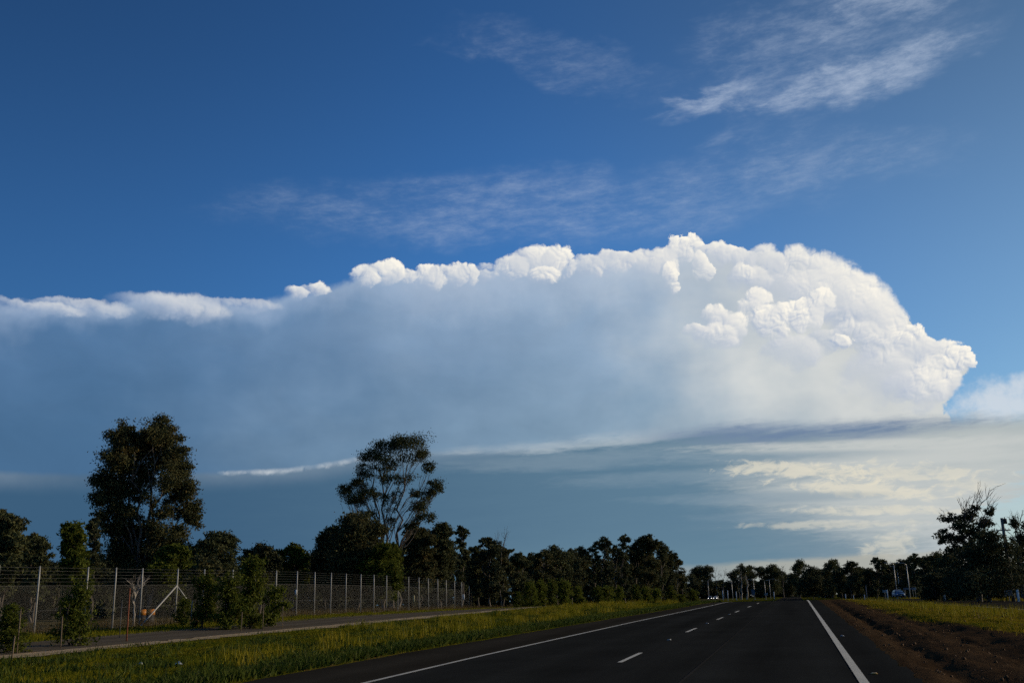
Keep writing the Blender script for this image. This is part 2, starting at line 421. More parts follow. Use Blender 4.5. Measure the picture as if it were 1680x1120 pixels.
def xshoulder(y): return np.interp(y, [-60, 27, 53, 79, 100, 140], [-10.55, -10.5, -9.5, -8.2, -7.7, -7.5])
def xleft(y): return np.interp(y, [-60, 25, 48, 83, 110, 140], [-7.86, -7.86, -7.45, -6.45, -6.2, -6.1])
def xdash(y): return np.interp(y, [-60, 36, 63, 90, 140], [-3.86, -3.86, -3.5, -3.1, -3.0])
def xright(y): return np.interp(y, [-60, 140], [0.92, 0.92])
def xedge(y): return np.interp(y, [-60, 140], [1.88, 1.85])


def ground_z(x, y):
    x = np.asarray(x, float); y = np.asarray(y, float)
    zr = road_z(y)
    zl = np.interp(y, [-60, 0, 36, 63, 88, 118, 140, 200, 300, 420, 600, 9000], [-.5, .22, .63, 1.0, 1.0, .86, .83, .6, .2, .3, 1.0, 1.3])
    zrt = np.interp(y, [-60, 0, 40, 100, 200, 300, 420, 600, 9000], [-.2, .22, .38, .40, .35, .1, .2, 1.0, 1.3])
    a = sm(-22, -33, x)
    b = sm(3.6, 11.0, x)
    z = zr * (1 - a) * (1 - b) + zl * a + zrt * b
    # ruts and loose banks of the dirt verge
    far = 1 - sm(60, 110, y)
    z = z + far * (-0.085 * np.exp(-((x - 2.6) / 0.24) ** 2) + 0.02 * np.exp(-((x - 3.4) / 0.4) ** 2) - 0.04 * np.exp(-((x - 4.1) / 0.2) ** 2) + 0.10 * sm(4.5, 5.3, x) * (1 - sm(6.5, 10, x)))
    return z


def ground_bump(X, Y):
    near = (1 - sm(90, 140, Y)) * (1 - sm(60, 90, np.abs(X)))
    bump = 0.05 * np.sin(X * 1.3 + 2 * np.sin(Y * 0.31)) * np.sin(Y * 0.9 + X * 0.4) + 0.03 * np.sin(X * 3.1 + Y * 1.7)
    bump = bump * (1 - sm(-30.6, -29.6, X) * (1 - sm(-22.8, -21.6, X))) * (1 - sm(-11.5, -10.6, X) * (1 - sm(1.9, 2.4, X)))
    return bump * near * np.where((X > 1.9) & (X < 6.5), 0.55, 1.0)


def gz(x, y): return float(ground_z(x, y))


def mesh_np(name, verts, faces, smooth_=False):
    """verts (n,3); faces (m,k) of one size"""
    verts = np.asarray(verts, np.float32); faces = np.asarray(faces, np.int32)
    me = bpy.data.meshes.new(name)
    me.vertices.add(len(verts)); me.vertices.foreach_set('co', verts.ravel())
    k = faces.shape[1]
    me.loops.add(faces.size); me.loops.foreach_set('vertex_index', faces.ravel())
    me.polygons.add(len(faces))
    me.polygons.foreach_set('loop_start', np.arange(0, faces.size, k, dtype=np.int32))
    if smooth_: me.polygons.foreach_set('use_smooth', np.ones(len(faces), bool))
    me.update(calc_edges=True)
    return me


def link(name, me, mat, parent=None, loc=None, kind=None):
    o = bpy.data.objects.new(name, me); COL.objects.link(o)
    if me is not None and mat is not None:
        if len(me.materials) == 0: me.materials.append(mat)
    if parent is not None: o.parent = parent
    if loc is not None: o.location = loc
    if kind: o['kind'] = kind
    return o


def tag(o, label, cat, group=None):
    o['label'] = label; o['category'] = cat
    if group: o['group'] = group
    return o


def empty(name, loc, rz=0.0):
    o = bpy.data.objects.new(name, None); COL.objects.link(o)
    o.location = loc; o.rotation_euler = (0, 0, rz); o.empty_display_size = 0.2
    return o


class MB:
    """collects quads"""
    def __init__(s): s.v = []; s.f = []

    def quad(s, a, b, c, d):
        n = len(s.v); s.v += [a, b, c, d]; s.f.append((n, n + 1, n + 2, n + 3))

    def box(s, c, size, rz=0.0, taper=1.0, bev=0.0):
        cx, cy, cz = c; sx, sy, sz = (q / 2 for q in size)
        cr, sr = math.cos(rz), math.sin(rz)
        n = len(s.v)
        for k, (dz, t) in enumerate(((-sz, 1.0), (sz, taper))):
            for (ax, ay) in ((-1, -1), (1, -1), (1, 1), (-1, 1)):
                lx, ly = ax * sx * t, ay * sy * t
                s.v.append((cx + lx * cr - ly * sr, cy + lx * sr + ly * cr, cz + dz))
        s.f += [(n, n + 3, n + 2, n + 1), (n + 4, n + 5, n + 6, n + 7)] + [(n + i, n + (i + 1) % 4, n + 4 + (i + 1) % 4, n + 4 + i) for i in range(4)]

    def tube(s, pts, rad, k=6, cap=True):
        pts = [np.array(p, float) for p in pts]
        n0 = len(s.v)
        for i, p in enumerate(pts):
            t = pts[min(i + 1, len(pts) - 1)] - pts[max(i - 1, 0)]
            t /= (np.linalg.norm(t) + 1e-9)
            a = np.cross(t, (0.3, 0.9, 0.2)); a /= (np.linalg.norm(a) + 1e-9); b = np.cross(t, a)
            r = rad[i] if hasattr(rad, '__len__') else rad
            for j in range(k):
                th = 2 * math.pi * j / k
                s.v.append(tuple(p + (a * math.cos(th) + b * math.sin(th)) * r))
        for i in range(len(pts) - 1):
            for j in range(k):
                s.f.append((n0 + i * k + j, n0 + i * k + (j + 1) % k, n0 + (i + 1) * k + (j + 1) % k, n0 + (i + 1) * k + j))
        if cap:
            for base, rev in ((n0, True), (n0 + (len(pts) - 1) * k, False)):
                for j in range(1, k - 2, 2):
                    q = (base, base + j, base + j + 1, base + j + 2)
                    s.f.append(q[::-1] if rev else q)

    def mesh(s, name, smooth_=False): return mesh_np(name, s.v, s.f, smooth_)

    def build(s, name, mat, parent=None, smooth_=False): return link(name, s.mesh(name, smooth_), mat, parent)


# ------------------------------------------------------------------ materials
def new_mat(name):
    m = bpy.data.materials.new(name); m.use_nodes = True
    t = m.node_tree; t.nodes.clear(); S.tree = t
    out = t.nodes.new('ShaderNodeOutputMaterial'); b = t.nodes.new('ShaderNodeBsdfPrincipled')
    t.links.new(b.outputs[0], out.inputs[0])
    return m, t, b, out


def pos():
    n = S.tree.nodes.new('ShaderNodeNewGeometry')
    return S(n.outputs['Position'])


def stretch(v, sx, sy, sz):
    return vmath('MULTIPLY', v, (sx, sy, sz))


def bump_to(t, b, h, strength, dist):
    n = t.nodes.new('ShaderNodeBump'); n.inputs['Strength'].default_value = strength; n.inputs['Distance'].default_value = dist
    t.links.new(h.s, n.inputs['Height']); t.links.new(n.outputs[0], b.inputs['Normal'])


def plain(name, c, rough=0.6, metal=0.0, var=0.15, scale=8.0, emit=None, spec=0.4):
    m, t, b, _ = new_mat(name)
    n = noise(pos(), scale, 4, 0.6, dim='3D')
    cc = cmix(rgb([q * (1 - var) for q in c]), rgb([min(1, q * (1 + var)) for q in c]), n)
    t.links.new(cc.s, b.inputs['Base Color'])
    b.inputs['Roughness'].default_value = rough; b.inputs['Metallic'].default_value = metal
    b.inputs['Specular IOR Level'].default_value = spec
    if emit:
        b.inputs['Emission Color'].default_value = (*emit[0], 1); b.inputs['Emission Strength'].default_value = emit[1]
    return m


def asphalt(name, c, patchy=0.45):
    m, t, b, _ = new_mat(name)
    p = pos()
    fine = noise(p, 60.0, 3, 0.7, dim='3D')
    wear = noise(stretch(p, 1.1, 0.05, 1), 1.0, 4, 0.6, dim='3D')
    blot = noise(p, 0.35, 4, 0.6, dim='3D')
    sx = t.nodes.new('ShaderNodeSeparateXYZ'); t.links.new(p.s, sx.inputs[0])
    track = S.math('SINE', S(sx.outputs[0]) * 3.3 + 0.8) * 0.10 + (noise(stretch(p, 0.5, 0.12, 1), 1.0, 5, 0.65, dim='3D') - 0.5) * 0.5
    k = (fine - 0.5) * 0.3 + track + (wear - 0.5) * patchy * 1.6 + (blot - 0.5) * patchy * 1.4 + 1.0
    t.links.new(vscale(rgb(c), k).s, b.inputs['Base Color'])
    rr = sat(0.80 + (fine - 0.5) * 0.2 + (wear - 0.5) * 0.15)
    t.links.new(rr.s, b.inputs['Roughness'])
    b.inputs['Specular IOR Level'].default_value = 0.0
    bump_to(t, b, fine, 0.25, 0.004)
    return m


def leaf_mat(name, dark, mid, tip, trans=0.25, tip_amt=0.3):
    m, t, b, out = new_mat(name)
    p = pos()
    g = t.nodes.new('ShaderNodeNewGeometry')
    isl = S(g.outputs['Random Per Island'])
    cl = noise(p, 0.45, 3, 0.6, dim='3D')
    c = cmix(rgb(dark), rgb(mid), sat((cl - 0.35) * 2.2) * 0.6 + isl * 0.5)
    c = cmix(c, rgb(tip), smooth(0.55, 0.75, noise(p, 0.8, 2, 0.5, dim='3D')) * tip_amt + smooth(0.9, 1.0, isl) * tip_amt)
    t.links.new(c.s, b.inputs['Base Color'])
    b.inputs['Roughness'].default_value = 0.8; b.inputs['Specular IOR Level'].default_value = 0.06
    tr = t.nodes.new('ShaderNodeBsdfTranslucent'); t.links.new(c.s, tr.inputs['Color'])
    mx = t.nodes.new('ShaderNodeMixShader'); mx.inputs[0].default_value = trans
    t.links.new(b.outputs[0], mx.inputs[1]); t.links.new(tr.outputs[0], mx.inputs[2]); t.links.new(mx.outputs[0], out.inputs[0])
    return m


def bark_mat(name, dark, pale, mixlo=0.42, mixhi=0.6):
    m, t, b, _ = new_mat(name)
    p = pos()
    n = noise(stretch(p, 5, 5, 0.9), 1.0, 4, 0.6, dim='3D')
    t.links.new(cmix(rgb(dark), rgb(pale), smooth(mixlo, mixhi, n)).s, b.inputs['Base Color'])
    b.inputs['Roughness'].default_value = 0.85
    return m


def ground_mat():
    m, t, b, _ = new_mat('ground_earth')
    p = pos()
    sp = t.nodes.new('ShaderNodeSeparateXYZ'); t.links.new(p.s, sp.inputs[0])
    x, y = S(sp.outputs[0]), S(sp.outputs[1])
    n1 = noise(p, 0.22, 5, 0.6, dim='3D'); n2 = noise(p, 1.7, 5, 0.65, dim='3D'); n3 = noise(p, 14.0, 3, 0.7, dim='3D')
    green, olive, straw = rgb((0.056, 0.064, 0.005)), rgb((0.085, 0.076, 0.006)), rgb((0.14, 0.095, 0.014))
    brown = rgb((0.085, 0.048, 0.026))
    c = cmix(green, olive, smooth(0.38, 0.62, n1))
    c = cmix(c, straw, smooth(0.55, 0.72, n2) * 0.55)
    c = cmix(c, brown, smooth(0.60, 0.72, n1 * 0.5 + n2 * 0.5) * 0.7)
    # dry grass and litter under the fence and the trees
    wood = smooth(-31.2, -34.0, x + (n2 - 0.5) * 3.0)
    c = cmix(c, cmix(rgb((0.055, 0.05, 0.02)), rgb((0.10, 0.07, 0.035)), n2), wood * 0.85)
    # bare red-brown earth of the right verge
    e = x + (n2 - 0.5) * 0.9 + (n1 - 0.5) * 0.9 - S.math('MAXIMUM', 44.0 - y, 0.0) * 0.10
    dirt = smooth(1.2, 1.9, x) * smooth(4.9, 4.2, e) * smooth(150.0, 90.0, y)
    soil = cmix(rgb((0.036, 0.023, 0.013)), rgb((0.078, 0.049, 0.026)), sat((n2 - 0.3) * 1.6 + (n3 - 0.5) * 0.8))
    soil = cmix(soil, rgb((0.030, 0.019, 0.011)), smooth(0.52, 0.66, noise(stretch(p, 2.2, 0.25, 1), 1.0, 4, 0.6, dim='3D')) * 0.8)
    c = cmix(c, soil, dirt)
    # orange earth crumbs along the left pavement edge
    crumb = smooth(-10.5, -10.9, x) * smooth(-11.9, -11.0, x) * smooth(0.42, 0.6, n2) * smooth(45.0, 30.0, y)
    c = cmix(c, rgb((0.16, 0.085, 0.035)), crumb)
    t.links.new(vscale(c, 0.8 + n3 * 0.4).s, b.inputs['Base Color'])
    b.inputs['Roughness'].default_value = 0.95; b.inputs['Specular IOR Level'].default_value = 0.0
    bump_to(t, b, n2 * 0.7 + n3 * 0.3, 0.8, 0.08)
    return m


def gravel_mat():
    m, t, b, _ = new_mat('gravel')
    p = pos()
    n = noise(p, 22.0, 3, 0.7, dim='3D'); n1 = noise(p, 0.8, 4, 0.6, dim='3D')
    c = cmix(rgb((0.20, 0.135, 0.06)), rgb((0.42, 0.30, 0.155)), sat(n * 0.7 + (n1 - 0.35)))
    t.links.new(c.s, b.inputs['Base Color']); b.inputs['Roughness'].default_value = 0.95
    bump_to(t, b, n, 0.8, 0.02)
    return m


M = {}
M['ground'] = ground_mat()
M['road'] = asphalt('road_asphalt', (0.0225, 0.0235, 0.0215))
M['shoulder'] = asphalt('shoulder_asphalt', (0.030, 0.027, 0.021))
M['path'] = asphalt('path_asphalt', (0.10, 0.084, 0.060), 0.2)
M['gravel'] = gravel_mat()
M['joint'] = asphalt('joint_sealant', (0.031, 0.030, 0.027))


def paint_mat():
    m, t, b, _ = new_mat('road_paint')
    p = pos()
    n = noise(p, 35.0, 4, 0.7, dim='3D'); n1 = noise(p, 1.3, 4, 0.6, dim='3D')
    c = cmix(rgb((0.48, 0.45, 0.35)), rgb((0.28, 0.26, 0.20)), smooth(0.48, 0.66, n * 0.6 + n1 * 0.4))
    t.links.new(c.s, b.inputs['Base Color']); b.inputs['Roughness'].default_value = 0.7
    return m


M['paint'] = paint_mat()

# ------------------------------------------------------------------ ground, road, path
def build_ground():
    xs = np.unique(np.concatenate([[-7000, -3500, -1800, -1000, -600, -400, -300], np.arange(-220, -60, 8), np.arange(-60, -36, 2), np.arange(-36, -8, 0.7), np.arange(-8, 1.6, 2.0), np.arange(1.6, 7, 0.12), np.arange(7, 40, 1.2), np.arange(40, 220, 8), [300, 400, 600, 1000, 1800, 3500, 7000]]))
    ys = np.unique(np.concatenate([[-3000, -1200, -500, -200, -100], np.arange(-60, 10, 4), np.arange(10, 60, 0.7), np.arange(60, 140, 1.5), np.arange(140, 440, 6), np.arange(440, 900, 25), [1000, 1300, 1800, 2600, 4000, 7000]]))
    X, Y = np.meshgrid(xs, ys)
    Z = ground_z(X, Y)
    near = (1 - sm(90, 140, Y)) * (1 - sm(60, 90, np.abs(X)))
    Z = Z + ground_bump(X, Y)
    clod = rng.normal(0, 0.016, X.shape) * np.where((X > 2.0) & (X < 5.8) & (Y < 60) & (Y > 8), 1.0, 0.25) * near
    Z = Z + clod
    # sunk under the sealed surfaces
    sunk = ((1 - sm(-0.7, -0.05, X - xedge(Y))) * sm(0.05, 0.8, X - xshoulder(Y))) * (Y < 700)
    Z = Z * 1.0 - 0.14 * sunk
    sp = sm(-28.2, -27.6, X) * (1 - sm(-23.8, -23.2, X)) * (Y < 170)
    Z = np.where(sp > 0, (Z * (1 - sp) + (ground_z(X, Y) - 0.12) * sp), Z)
    s2 = sm(12.6, 13.4, X) * (1 - sm(23.2, 24.0, X))
    Z = Z - 0.12 * s2
    ny, nx = X.shape
    v = np.stack([X, Y, Z], -1).reshape(-1, 3)
    i = np.arange(ny * nx).reshape(ny, nx)
    f = np.stack([i[:-1, :-1], i[:-1, 1:], i[1:, 1:], i[1:, :-1]], -1).reshape(-1, 4)
    link('ground', mesh_np('ground', v, f, True), M['ground'], kind='structure')


def strip(name, xl, xr, y0, y1, lift, mat, parent=None, step=2.0, zf=None, kind=None, cols=2, wob=0.0):
    ys = np.arange(y0, y1 + 1e-6, step) if y1 - y0 > step else np.array([y0, y1])
    a = xl(ys) if callable(xl) else np.full_like(ys, xl)
    b = xr(ys) if callable(xr) else np.full_like(ys, xr)
    if wob:
        a = a + rng.normal(0, wob, len(ys)); b = b + rng.normal(0, wob, len(ys))
    T = np.linspace(0, 1, cols)
    X = a[:, None] * (1 - T) + b[:, None] * T
    Y = np.repeat(ys[:, None], cols, 1)
    Z = (zf(X, Y) if zf else np.repeat(road_z(ys)[:, None], cols, 1)) + lift
    v = np.stack([X, Y, Z], -1).reshape(-1, 3)
    i = np.arange(len(ys) * cols).reshape(len(ys), cols)
    f = np.stack([i[:-1, :-1], i[:-1, 1:], i[1:, 1:], i[1:, :-1]], -1).reshape(-1, 4)
    return link(name, mesh_np(name, v, f, True), mat, parent, kind=kind)


build_ground()
road = strip('road', lambda y: xleft(y) - 0.1, xedge, -30, 640, 0.0, M['road'], kind='structure', cols=6, wob=0.0)
strip('road_shoulder', xshoulder, lambda y: xleft(y) - 0.06, -30, 640, 0.004, M['shoulder'], kind='structure', step=1.0, wob=0.035)
strip('edge_line', lambda y: xleft(y) - 0.06, lambda y: xleft(y) + 0.06, -10, 150, 0.009, M['paint'], road)
strip('edge_line', lambda y: xright(y) - 0.075, lambda y: xright(y) + 0.075, -10, 150, 0.009, M['paint'], road)
for y0 in (10.3, 22.6, 36.7, 49.0, 61.0, 73.3, 85.6):
    strip('lane_dash', lambda y: xdash(y) - 0.055, lambda y: xdash(y) + 0.055, y0, y0 + 3.2, 0.009, M['paint'], road, step=0.8)
strip('pavement_joint', -2.07, -2.01, -10, 110, 0.006, M['joint'], road)
# the path behind the verge with its gravel edging
strip('path', lambda y: np.interp(y, [-10, 28, 50, 165], [-28.2, -28.2, -29.4, -29.8]), -24.2, -10, 165, 0.035, M['path'], kind='structure', zf=ground_z, cols=5, wob=0.05)
strip('gravel_edging', -24.35, -22.7, -10, 110, 0.03, M['gravel'], kind='structure', zf=ground_z, cols=4, wob=0.22, step=0.8)
# the other carriageway beyond the median
other = strip('opposite_carriageway', 13.0, 23.6, -30, 330, 0.02, M['shoulder'], kind='structure', zf=ground_z, cols=6)
strip('edge_line', 13.4, 13.52, -10, 300, 0.03, M['paint'], other, zf=ground_z)
# the cross road at the far junction
strip('cross_road', -130, 60, 425, 436, 0.25, M['path'], kind='structure', zf=ground_z, cols=40, step=3)


# ------------------------------------------------------------------ trees
M['gum'] = leaf_mat('gum_leaves', (0.042, 0.050, 0.024), (0.082, 0.090, 0.036), (0.14, 0.095, 0.032), 0.2, 0.30)
M['gum_warm'] = leaf_mat('warm_gum_leaves', (0.044, 0.048, 0.022), (0.086, 0.086, 0.034), (0.16, 0.10, 0.028), 0.2, 0.5)
M['gum_green'] = leaf_mat('green_gum_leaves', (0.046, 0.060, 0.010), (0.098, 0.115, 0.016), (0.18, 0.15, 0.024), 0.3, 0.35)
M['dense'] = leaf_mat('dense_leaves', (0.038, 0.044, 0.023), (0.074, 0.080, 0.036), (0.12, 0.094, 0.034), 0.15, 0.25)
M['sapling'] = leaf_mat('sapling_leaves', (0.056, 0.074, 0.012), (0.115, 0.135, 0.018), (0.20, 0.18, 0.032), 0.45, 0.35)
M['bark'] = bark_mat('gum_bark', (0.045, 0.035, 0.027), (0.13, 0.105, 0.08))
M['bark_dark'] = bark_mat('dark_bark', (0.028, 0.022, 0.017), (0.07, 0.056, 0.044))
M['bark_pale'] = bark_mat('pale_bark', (0.16, 0.135, 0.11), (0.38, 0.34, 0.29))


def leaves_np(c, size, asp, g, droop=0.35):
    n = len(c)
    d = g.normal(size=(n, 3)); d[:, 2] = d[:, 2] * 0.8 - droop * 1.6
    d /= np.linalg.norm(d, axis=1, keepdims=True)
    s = np.cross(d, g.normal(size=(n, 3))); s /= (np.linalg.norm(s, axis=1, keepdims=True) + 1e-9)
    L = size * g.uniform(0.6, 1.35, (n, 1)); W = L * asp
    v = np.stack([c - d * L / 2, c + s * W / 2 + d * L * 0.05, c + d * L / 2, c - s * W / 2 + d * L * 0.05], 1).reshape(-1, 3)
    return v, np.arange(n * 4).reshape(n, 4)


def lobe_points(lobes, dens, g, shell=0.55, spray=1.0):
    """leaf centres: each lobe (x,y,z,rx,ry,rz,weight) is itself a cluster of small sprays"""
    out = []
    for (x, y, z, rx, ry, rz, w) in lobes:
        vol = (rx * ry * rz) ** (1 / 3)
        nsp = max(5, int(16 * w * vol ** 1.5 + 4))
        q = g.normal(size=(nsp, 3)); q /= np.linalg.norm(q, axis=1, keepdims=True)
        q *= (g.uniform(0, 1, (nsp, 1)) ** shell)
        sc = q * (rx, ry, rz) + (x, y, z)
        per = max(5, int(dens * w * vol ** 1.5 / nsp * 120))
        r_sp = vol * g.uniform(0.15, 0.30, (nsp, 1)) * spray
        for k in range(nsp):
            o = g.normal(size=(per, 3)) * r_sp[k] * (1.0, 1.0, 0.62)
            o[:, 2] -= np.abs(g.normal(size=per)) * r_sp[k] * 0.25
            out.append(sc[k] + o)
    return np.concatenate(out)


def limb(mb, a, b, r0, r1, g, wig=0.05, seg=5, k=5, sag=0.0):
    a = np.array(a, float); b = np.array(b, float); L = np.linalg.norm(b - a)
    pts = []
    ph = g.normal(size=3) * wig * L
    for i in range(seg + 1):
        t = i / seg
        p = a * (1 - t) + b * t + ph * math.sin(t * math.pi) + g.normal(size=3) * 0.012 * L * (0 < i < seg)
        p[2] += sag * L * math.sin(t * math.pi)
        pts.append(p)
    mb.tube(pts, [r0 * (1 - i / seg) + r1 * i / seg for i in range(seg + 1)], k, cap=False)
    return pts


def make_tree(name, base, lobes, mat, bark, seed, steep=0.9, limb_r=1.0, spray=1.0, leaf=0.3, asp=0.36, dens=4.0, stems=1, r0=0.2, fork=0.35, bare=(), droop=0.35, tilt=None, twigs=2):
    """base (x,y,z); lobes in world coordinates; trunk with forks and a limb to every lobe; crown of leaf sprays"""
    g = np.random.default_rng(seed)
    root = empty(name, base)
    bx, by, bz = base
    lob = np.array([l[:3] for l in lobes]) if lobes else np.zeros((0, 3))
    topz = max([l[2] + l[5] for l in lobes] + [b_[2] for b_ in bare])
    H = topz - bz
    mb = MB(); stem_pts = []
    cxy = lob[:, :2].mean(0) if len(lob) else np.array([bx, by])
    for s_ in range(stems):
        off = g.normal(size=2) * (0.10 * H / 4 if stems > 1 else 0.03)
        a = (off[0] * 0.25, off[1] * 0.25, -0.25)
        b = ((cxy[0] - bx) * 0.8 + off[0] * 2.0, (cxy[1] - by) * 0.8 + off[1] * 2.0, H * (0.74 + 0.10 * g.uniform()))
        stem_pts.append(np.array(limb(mb, a, b, r0 * (1.0 if stems == 1 else 0.75), r0 * 0.14, g, 0.025, 10, 7)))
    allp = np.concatenate(stem_pts)

    def joint(target, lo):
        t = np.array(target)
        dz = t[2] - allp[:, 2]; hd = np.hypot(t[0] - allp[:, 0], t[1] - allp[:, 1])
        cost = np.abs(dz - hd * steep - 0.08 * H) + 0.25 * hd + (allp[:, 2] < H * lo) * 50
        return allp[int(np.argmin(cost))]
    for l in lobes:
        tgt = np.array([l[0] - bx, l[1] - by, l[2] - bz])
        j = joint(tgt, fork)
        d = np.linalg.norm(tgt - j)
        rr = min(r0 * 0.45, 0.02 + d * 0.016) * limb_r
        pts = limb(mb, j, tgt, rr, rr * 0.3, g, 0.07, 5, 5)
        for q in range(twigs):
            e = tgt + g.normal(size=3) * (l[3] * 0.55, l[4] * 0.55, l[5] * 0.5)
            limb(mb, pts[3], e, rr * 0.4, rr * 0.12, g, 0.08, 3, 4)
    for b_ in bare:
        tgt = np.array([b_[0] - bx, b_[1] - by, b_[2] - bz])
        j = joint(tgt, fork); d = np.linalg.norm(tgt - j); rr = min(r0 * 0.4, 0.025 + d * 0.012)
        pts = limb(mb, j, tgt, rr, rr * 0.25, g, 0.08, 6, 5)
        for q in range(7):
            s0 = pts[int(g.integers(2, 6))]; dirv = tgt - j; dirv = dirv / (np.linalg.norm(dirv) + 1e-6)
            e = s0 + (dirv + g.normal(size=3) * 0.55 + (0, 0, 0.35)) * d * g.uniform(0.12, 0.34)
            tw = limb(mb, s0, e, rr * 0.38, rr * 0.10, g, 0.08, 3, 4)
            e2 = tw[2] + (dirv + g.normal(size=3) * 0.7) * d * 0.1
            limb(mb, tw[2], e2, rr * 0.2, rr * 0.08, g, 0.05, 2, 4)
    mb.build('trunk', bark, root, True)
    if lobes:
        c = lobe_points(lobes, dens, g, spray=spray) - np.array(base)
        v, f = leaves_np(c, leaf, asp, g, droop)
        link('crown', mesh_np('crown', v, f), mat, root)
    return root


def lobes_px(L, rad, g, depth=1.0, w=1.0):
    """(px, py, rx, ry[, weight]) seen at range rad -> lobes with depth of their own"""
    out = []
    for l in L:
        px, py, rx, ry = l[:4]; ww = l[4] if len(l) > 4 else 1.0
        m = rad / 1633.33
        rr = rad + g.uniform(-1, 1) * depth * (14 * m + rx * m * 0.7)
        x, y = spot(px, rr, py)
        out.append((x, y, height_at(px, py, rr), rx * m, rx * m, ry * m, ww * w))
    return out


def crown_px(cx, top, hw, bottom, g, n=None, style='gum'):
    """a crown outline of lobes: rounded, uneven, with separate heads"""
    L = []
    H = bottom - top
    n = n or max(6, int(hw * H / 190) + 5)
    for k in range(n):
        t = (k + 0.5) / n                                     # 0 top .. 1 bottom
        if style == 'cone': wid = hw * (0.18 + 0.85 * t)
        elif style == 'dome': wid = hw * math.sqrt(max(0.05, 1 - (1 - t) ** 2.2))
        else: wid = hw * (0.42 + 0.62 * math.sin(math.pi * min(1, t * 0.8 + 0.12)))
        u_ = g.uniform(-1, 1)
        if k == 0: u_ *= 0.6
        rx = hw * g.uniform(0.36, 0.58); ry = min(rx * g.uniform(0.75, 1.05), H * 0.3)
        L.append((cx + u_ * max(0, wid - rx * 0.8), top + ry + t * (H - 2 * ry) * 0.98, rx, ry, 1.0))
    L.append((cx + g.uniform(-.25, .25) * hw, top + hw * 0.30, hw * 0.42, hw * 0.30, 1.0))
    if style != 'cone':
        for s_ in (-1, 1): L.append((cx + s_ * hw * g.uniform(.35, .6), top + hw * g.uniform(.4, .85), hw * g.uniform(.30, .42), hw * g.uniform(.24, .34), 1.0))
    return L


G = np.random.default_rng(5)
WOOD = 'trees of the wood behind the fence'

def tree_px(name, label, cat, group, px, rad, L, mat, bark, seed, bare=(), grow=1.0, **kw):
    x, y = spot(px, rad)
    g = np.random.default_rng(seed)
    lob = lobes_px([(l[0], l[1], l[2] * grow, l[3] * grow) + tuple(l[4:]) for l in L], rad, g)
    br = []
    for (bpx, bpy_) in bare:
        rr = rad + g.uniform(-1, 1) * 1.2
        bx, by = spot(bpx, rr, bpy_); br.append((bx, by, height_at(bpx, bpy_, rr)))
    return tag(make_tree(name, (x, y, gz(x, y)), lob, M[mat], M[bark], seed, bare=br, **kw), label, cat, group)


# the two landmark trees
T1 = [(262, 698, 15, 17), (250, 712, 20, 18), (276, 716, 16, 20), (208, 706, 11, 16), (200, 724, 18, 20), (222, 728, 14, 16), (240, 738, 18, 20), (286, 742, 18, 24), (266, 748, 20, 20), (188, 756, 19, 24), (212, 764, 18, 20), (240, 774, 18, 20, .8), (298, 770, 14, 22), (274, 784, 20, 20, .8), (174, 788, 18, 22), (200, 798, 20, 20, .9), (226, 806, 14, 18, .6), (304, 800, 13, 22), (286, 814, 16, 18, .7), (168, 826, 15, 20), (190, 834, 18, 18, .8), (214, 842, 14, 16, .6), (246, 822, 12, 20, .35), (264, 840, 16, 16, .4), (296, 838, 14, 16, .6), (319, 834, 12, 15), (318, 852, 12, 10), (184, 862, 18, 14, .8), (208, 872, 20, 16), (236, 878, 18, 18, .8), (264, 874, 20, 18, .8), (292, 870, 16, 12, .7), (200, 904, 24, 22), (232, 912, 24, 24), (264, 908, 24, 24), (290, 904, 20, 22), (250, 940, 30, 26), (215, 945, 28, 26), (282, 940, 26, 26)]
tree_px('gum_tree', 'tallest dense dark gum tree rising above everything at left', 'tree', WOOD, 240, 88, T1, 'gum_warm', 'bark', 101, grow=1.14, leaf=0.21, asp=0.46, dens=23.0, spray=1.25, stems=4, r0=0.26, fork=0.25, twigs=3)
T2 = [(674, 724, 26, 15), (652, 728, 18, 12), (630, 736, 24, 16), (607, 752, 20, 15), (692, 744, 16, 14), (655, 752, 26, 16, .6), (599, 772, 14, 14), (586, 792, 13, 13), (574, 815, 15, 20), (590, 822, 14, 18), (603, 806, 13, 13), (634, 784, 16, 14, .6), (664, 786, 15, 15, .5), (702, 768, 10, 10), (713, 793, 12, 12), (706, 812, 13, 12), (690, 828, 14, 12), (681, 812, 9, 11), (622, 815, 14, 10, .45), (640, 828, 12, 16, .5), (606, 842, 18, 7, .5), (697, 851, 16, 8), (679, 860, 12, 8), (632, 762, 18, 12, .6), (718, 805, 9, 8), (650, 808, 9, 14, .4), (568, 800, 9, 12), (640, 850, 10, 14, .5)]
_g = np.random.default_rng(8)
T2 = [(l[0] + (_k * 2 - 1) * _g.uniform(.15, .55) * l[2], l[1] + _g.uniform(-.45, .3) * l[3], l[2] * _g.uniform(.62, .85), l[3] * _g.uniform(.62, .85), (l[4] if len(l) > 4 else 1.0)) for l in T2 for _k in range(2)]
tree_px('gum_tree', 'tall open gum tree with pale bare stems and broad airy crown', 'tree', WOOD, 648, 102, T2, 'gum', 'bark', 102, leaf=0.20, asp=0.40, dens=10.0, steep=1.5, limb_r=0.5, spray=1.55, grow=1.06, stems=3, r0=0.24, fork=0.3, twigs=4)

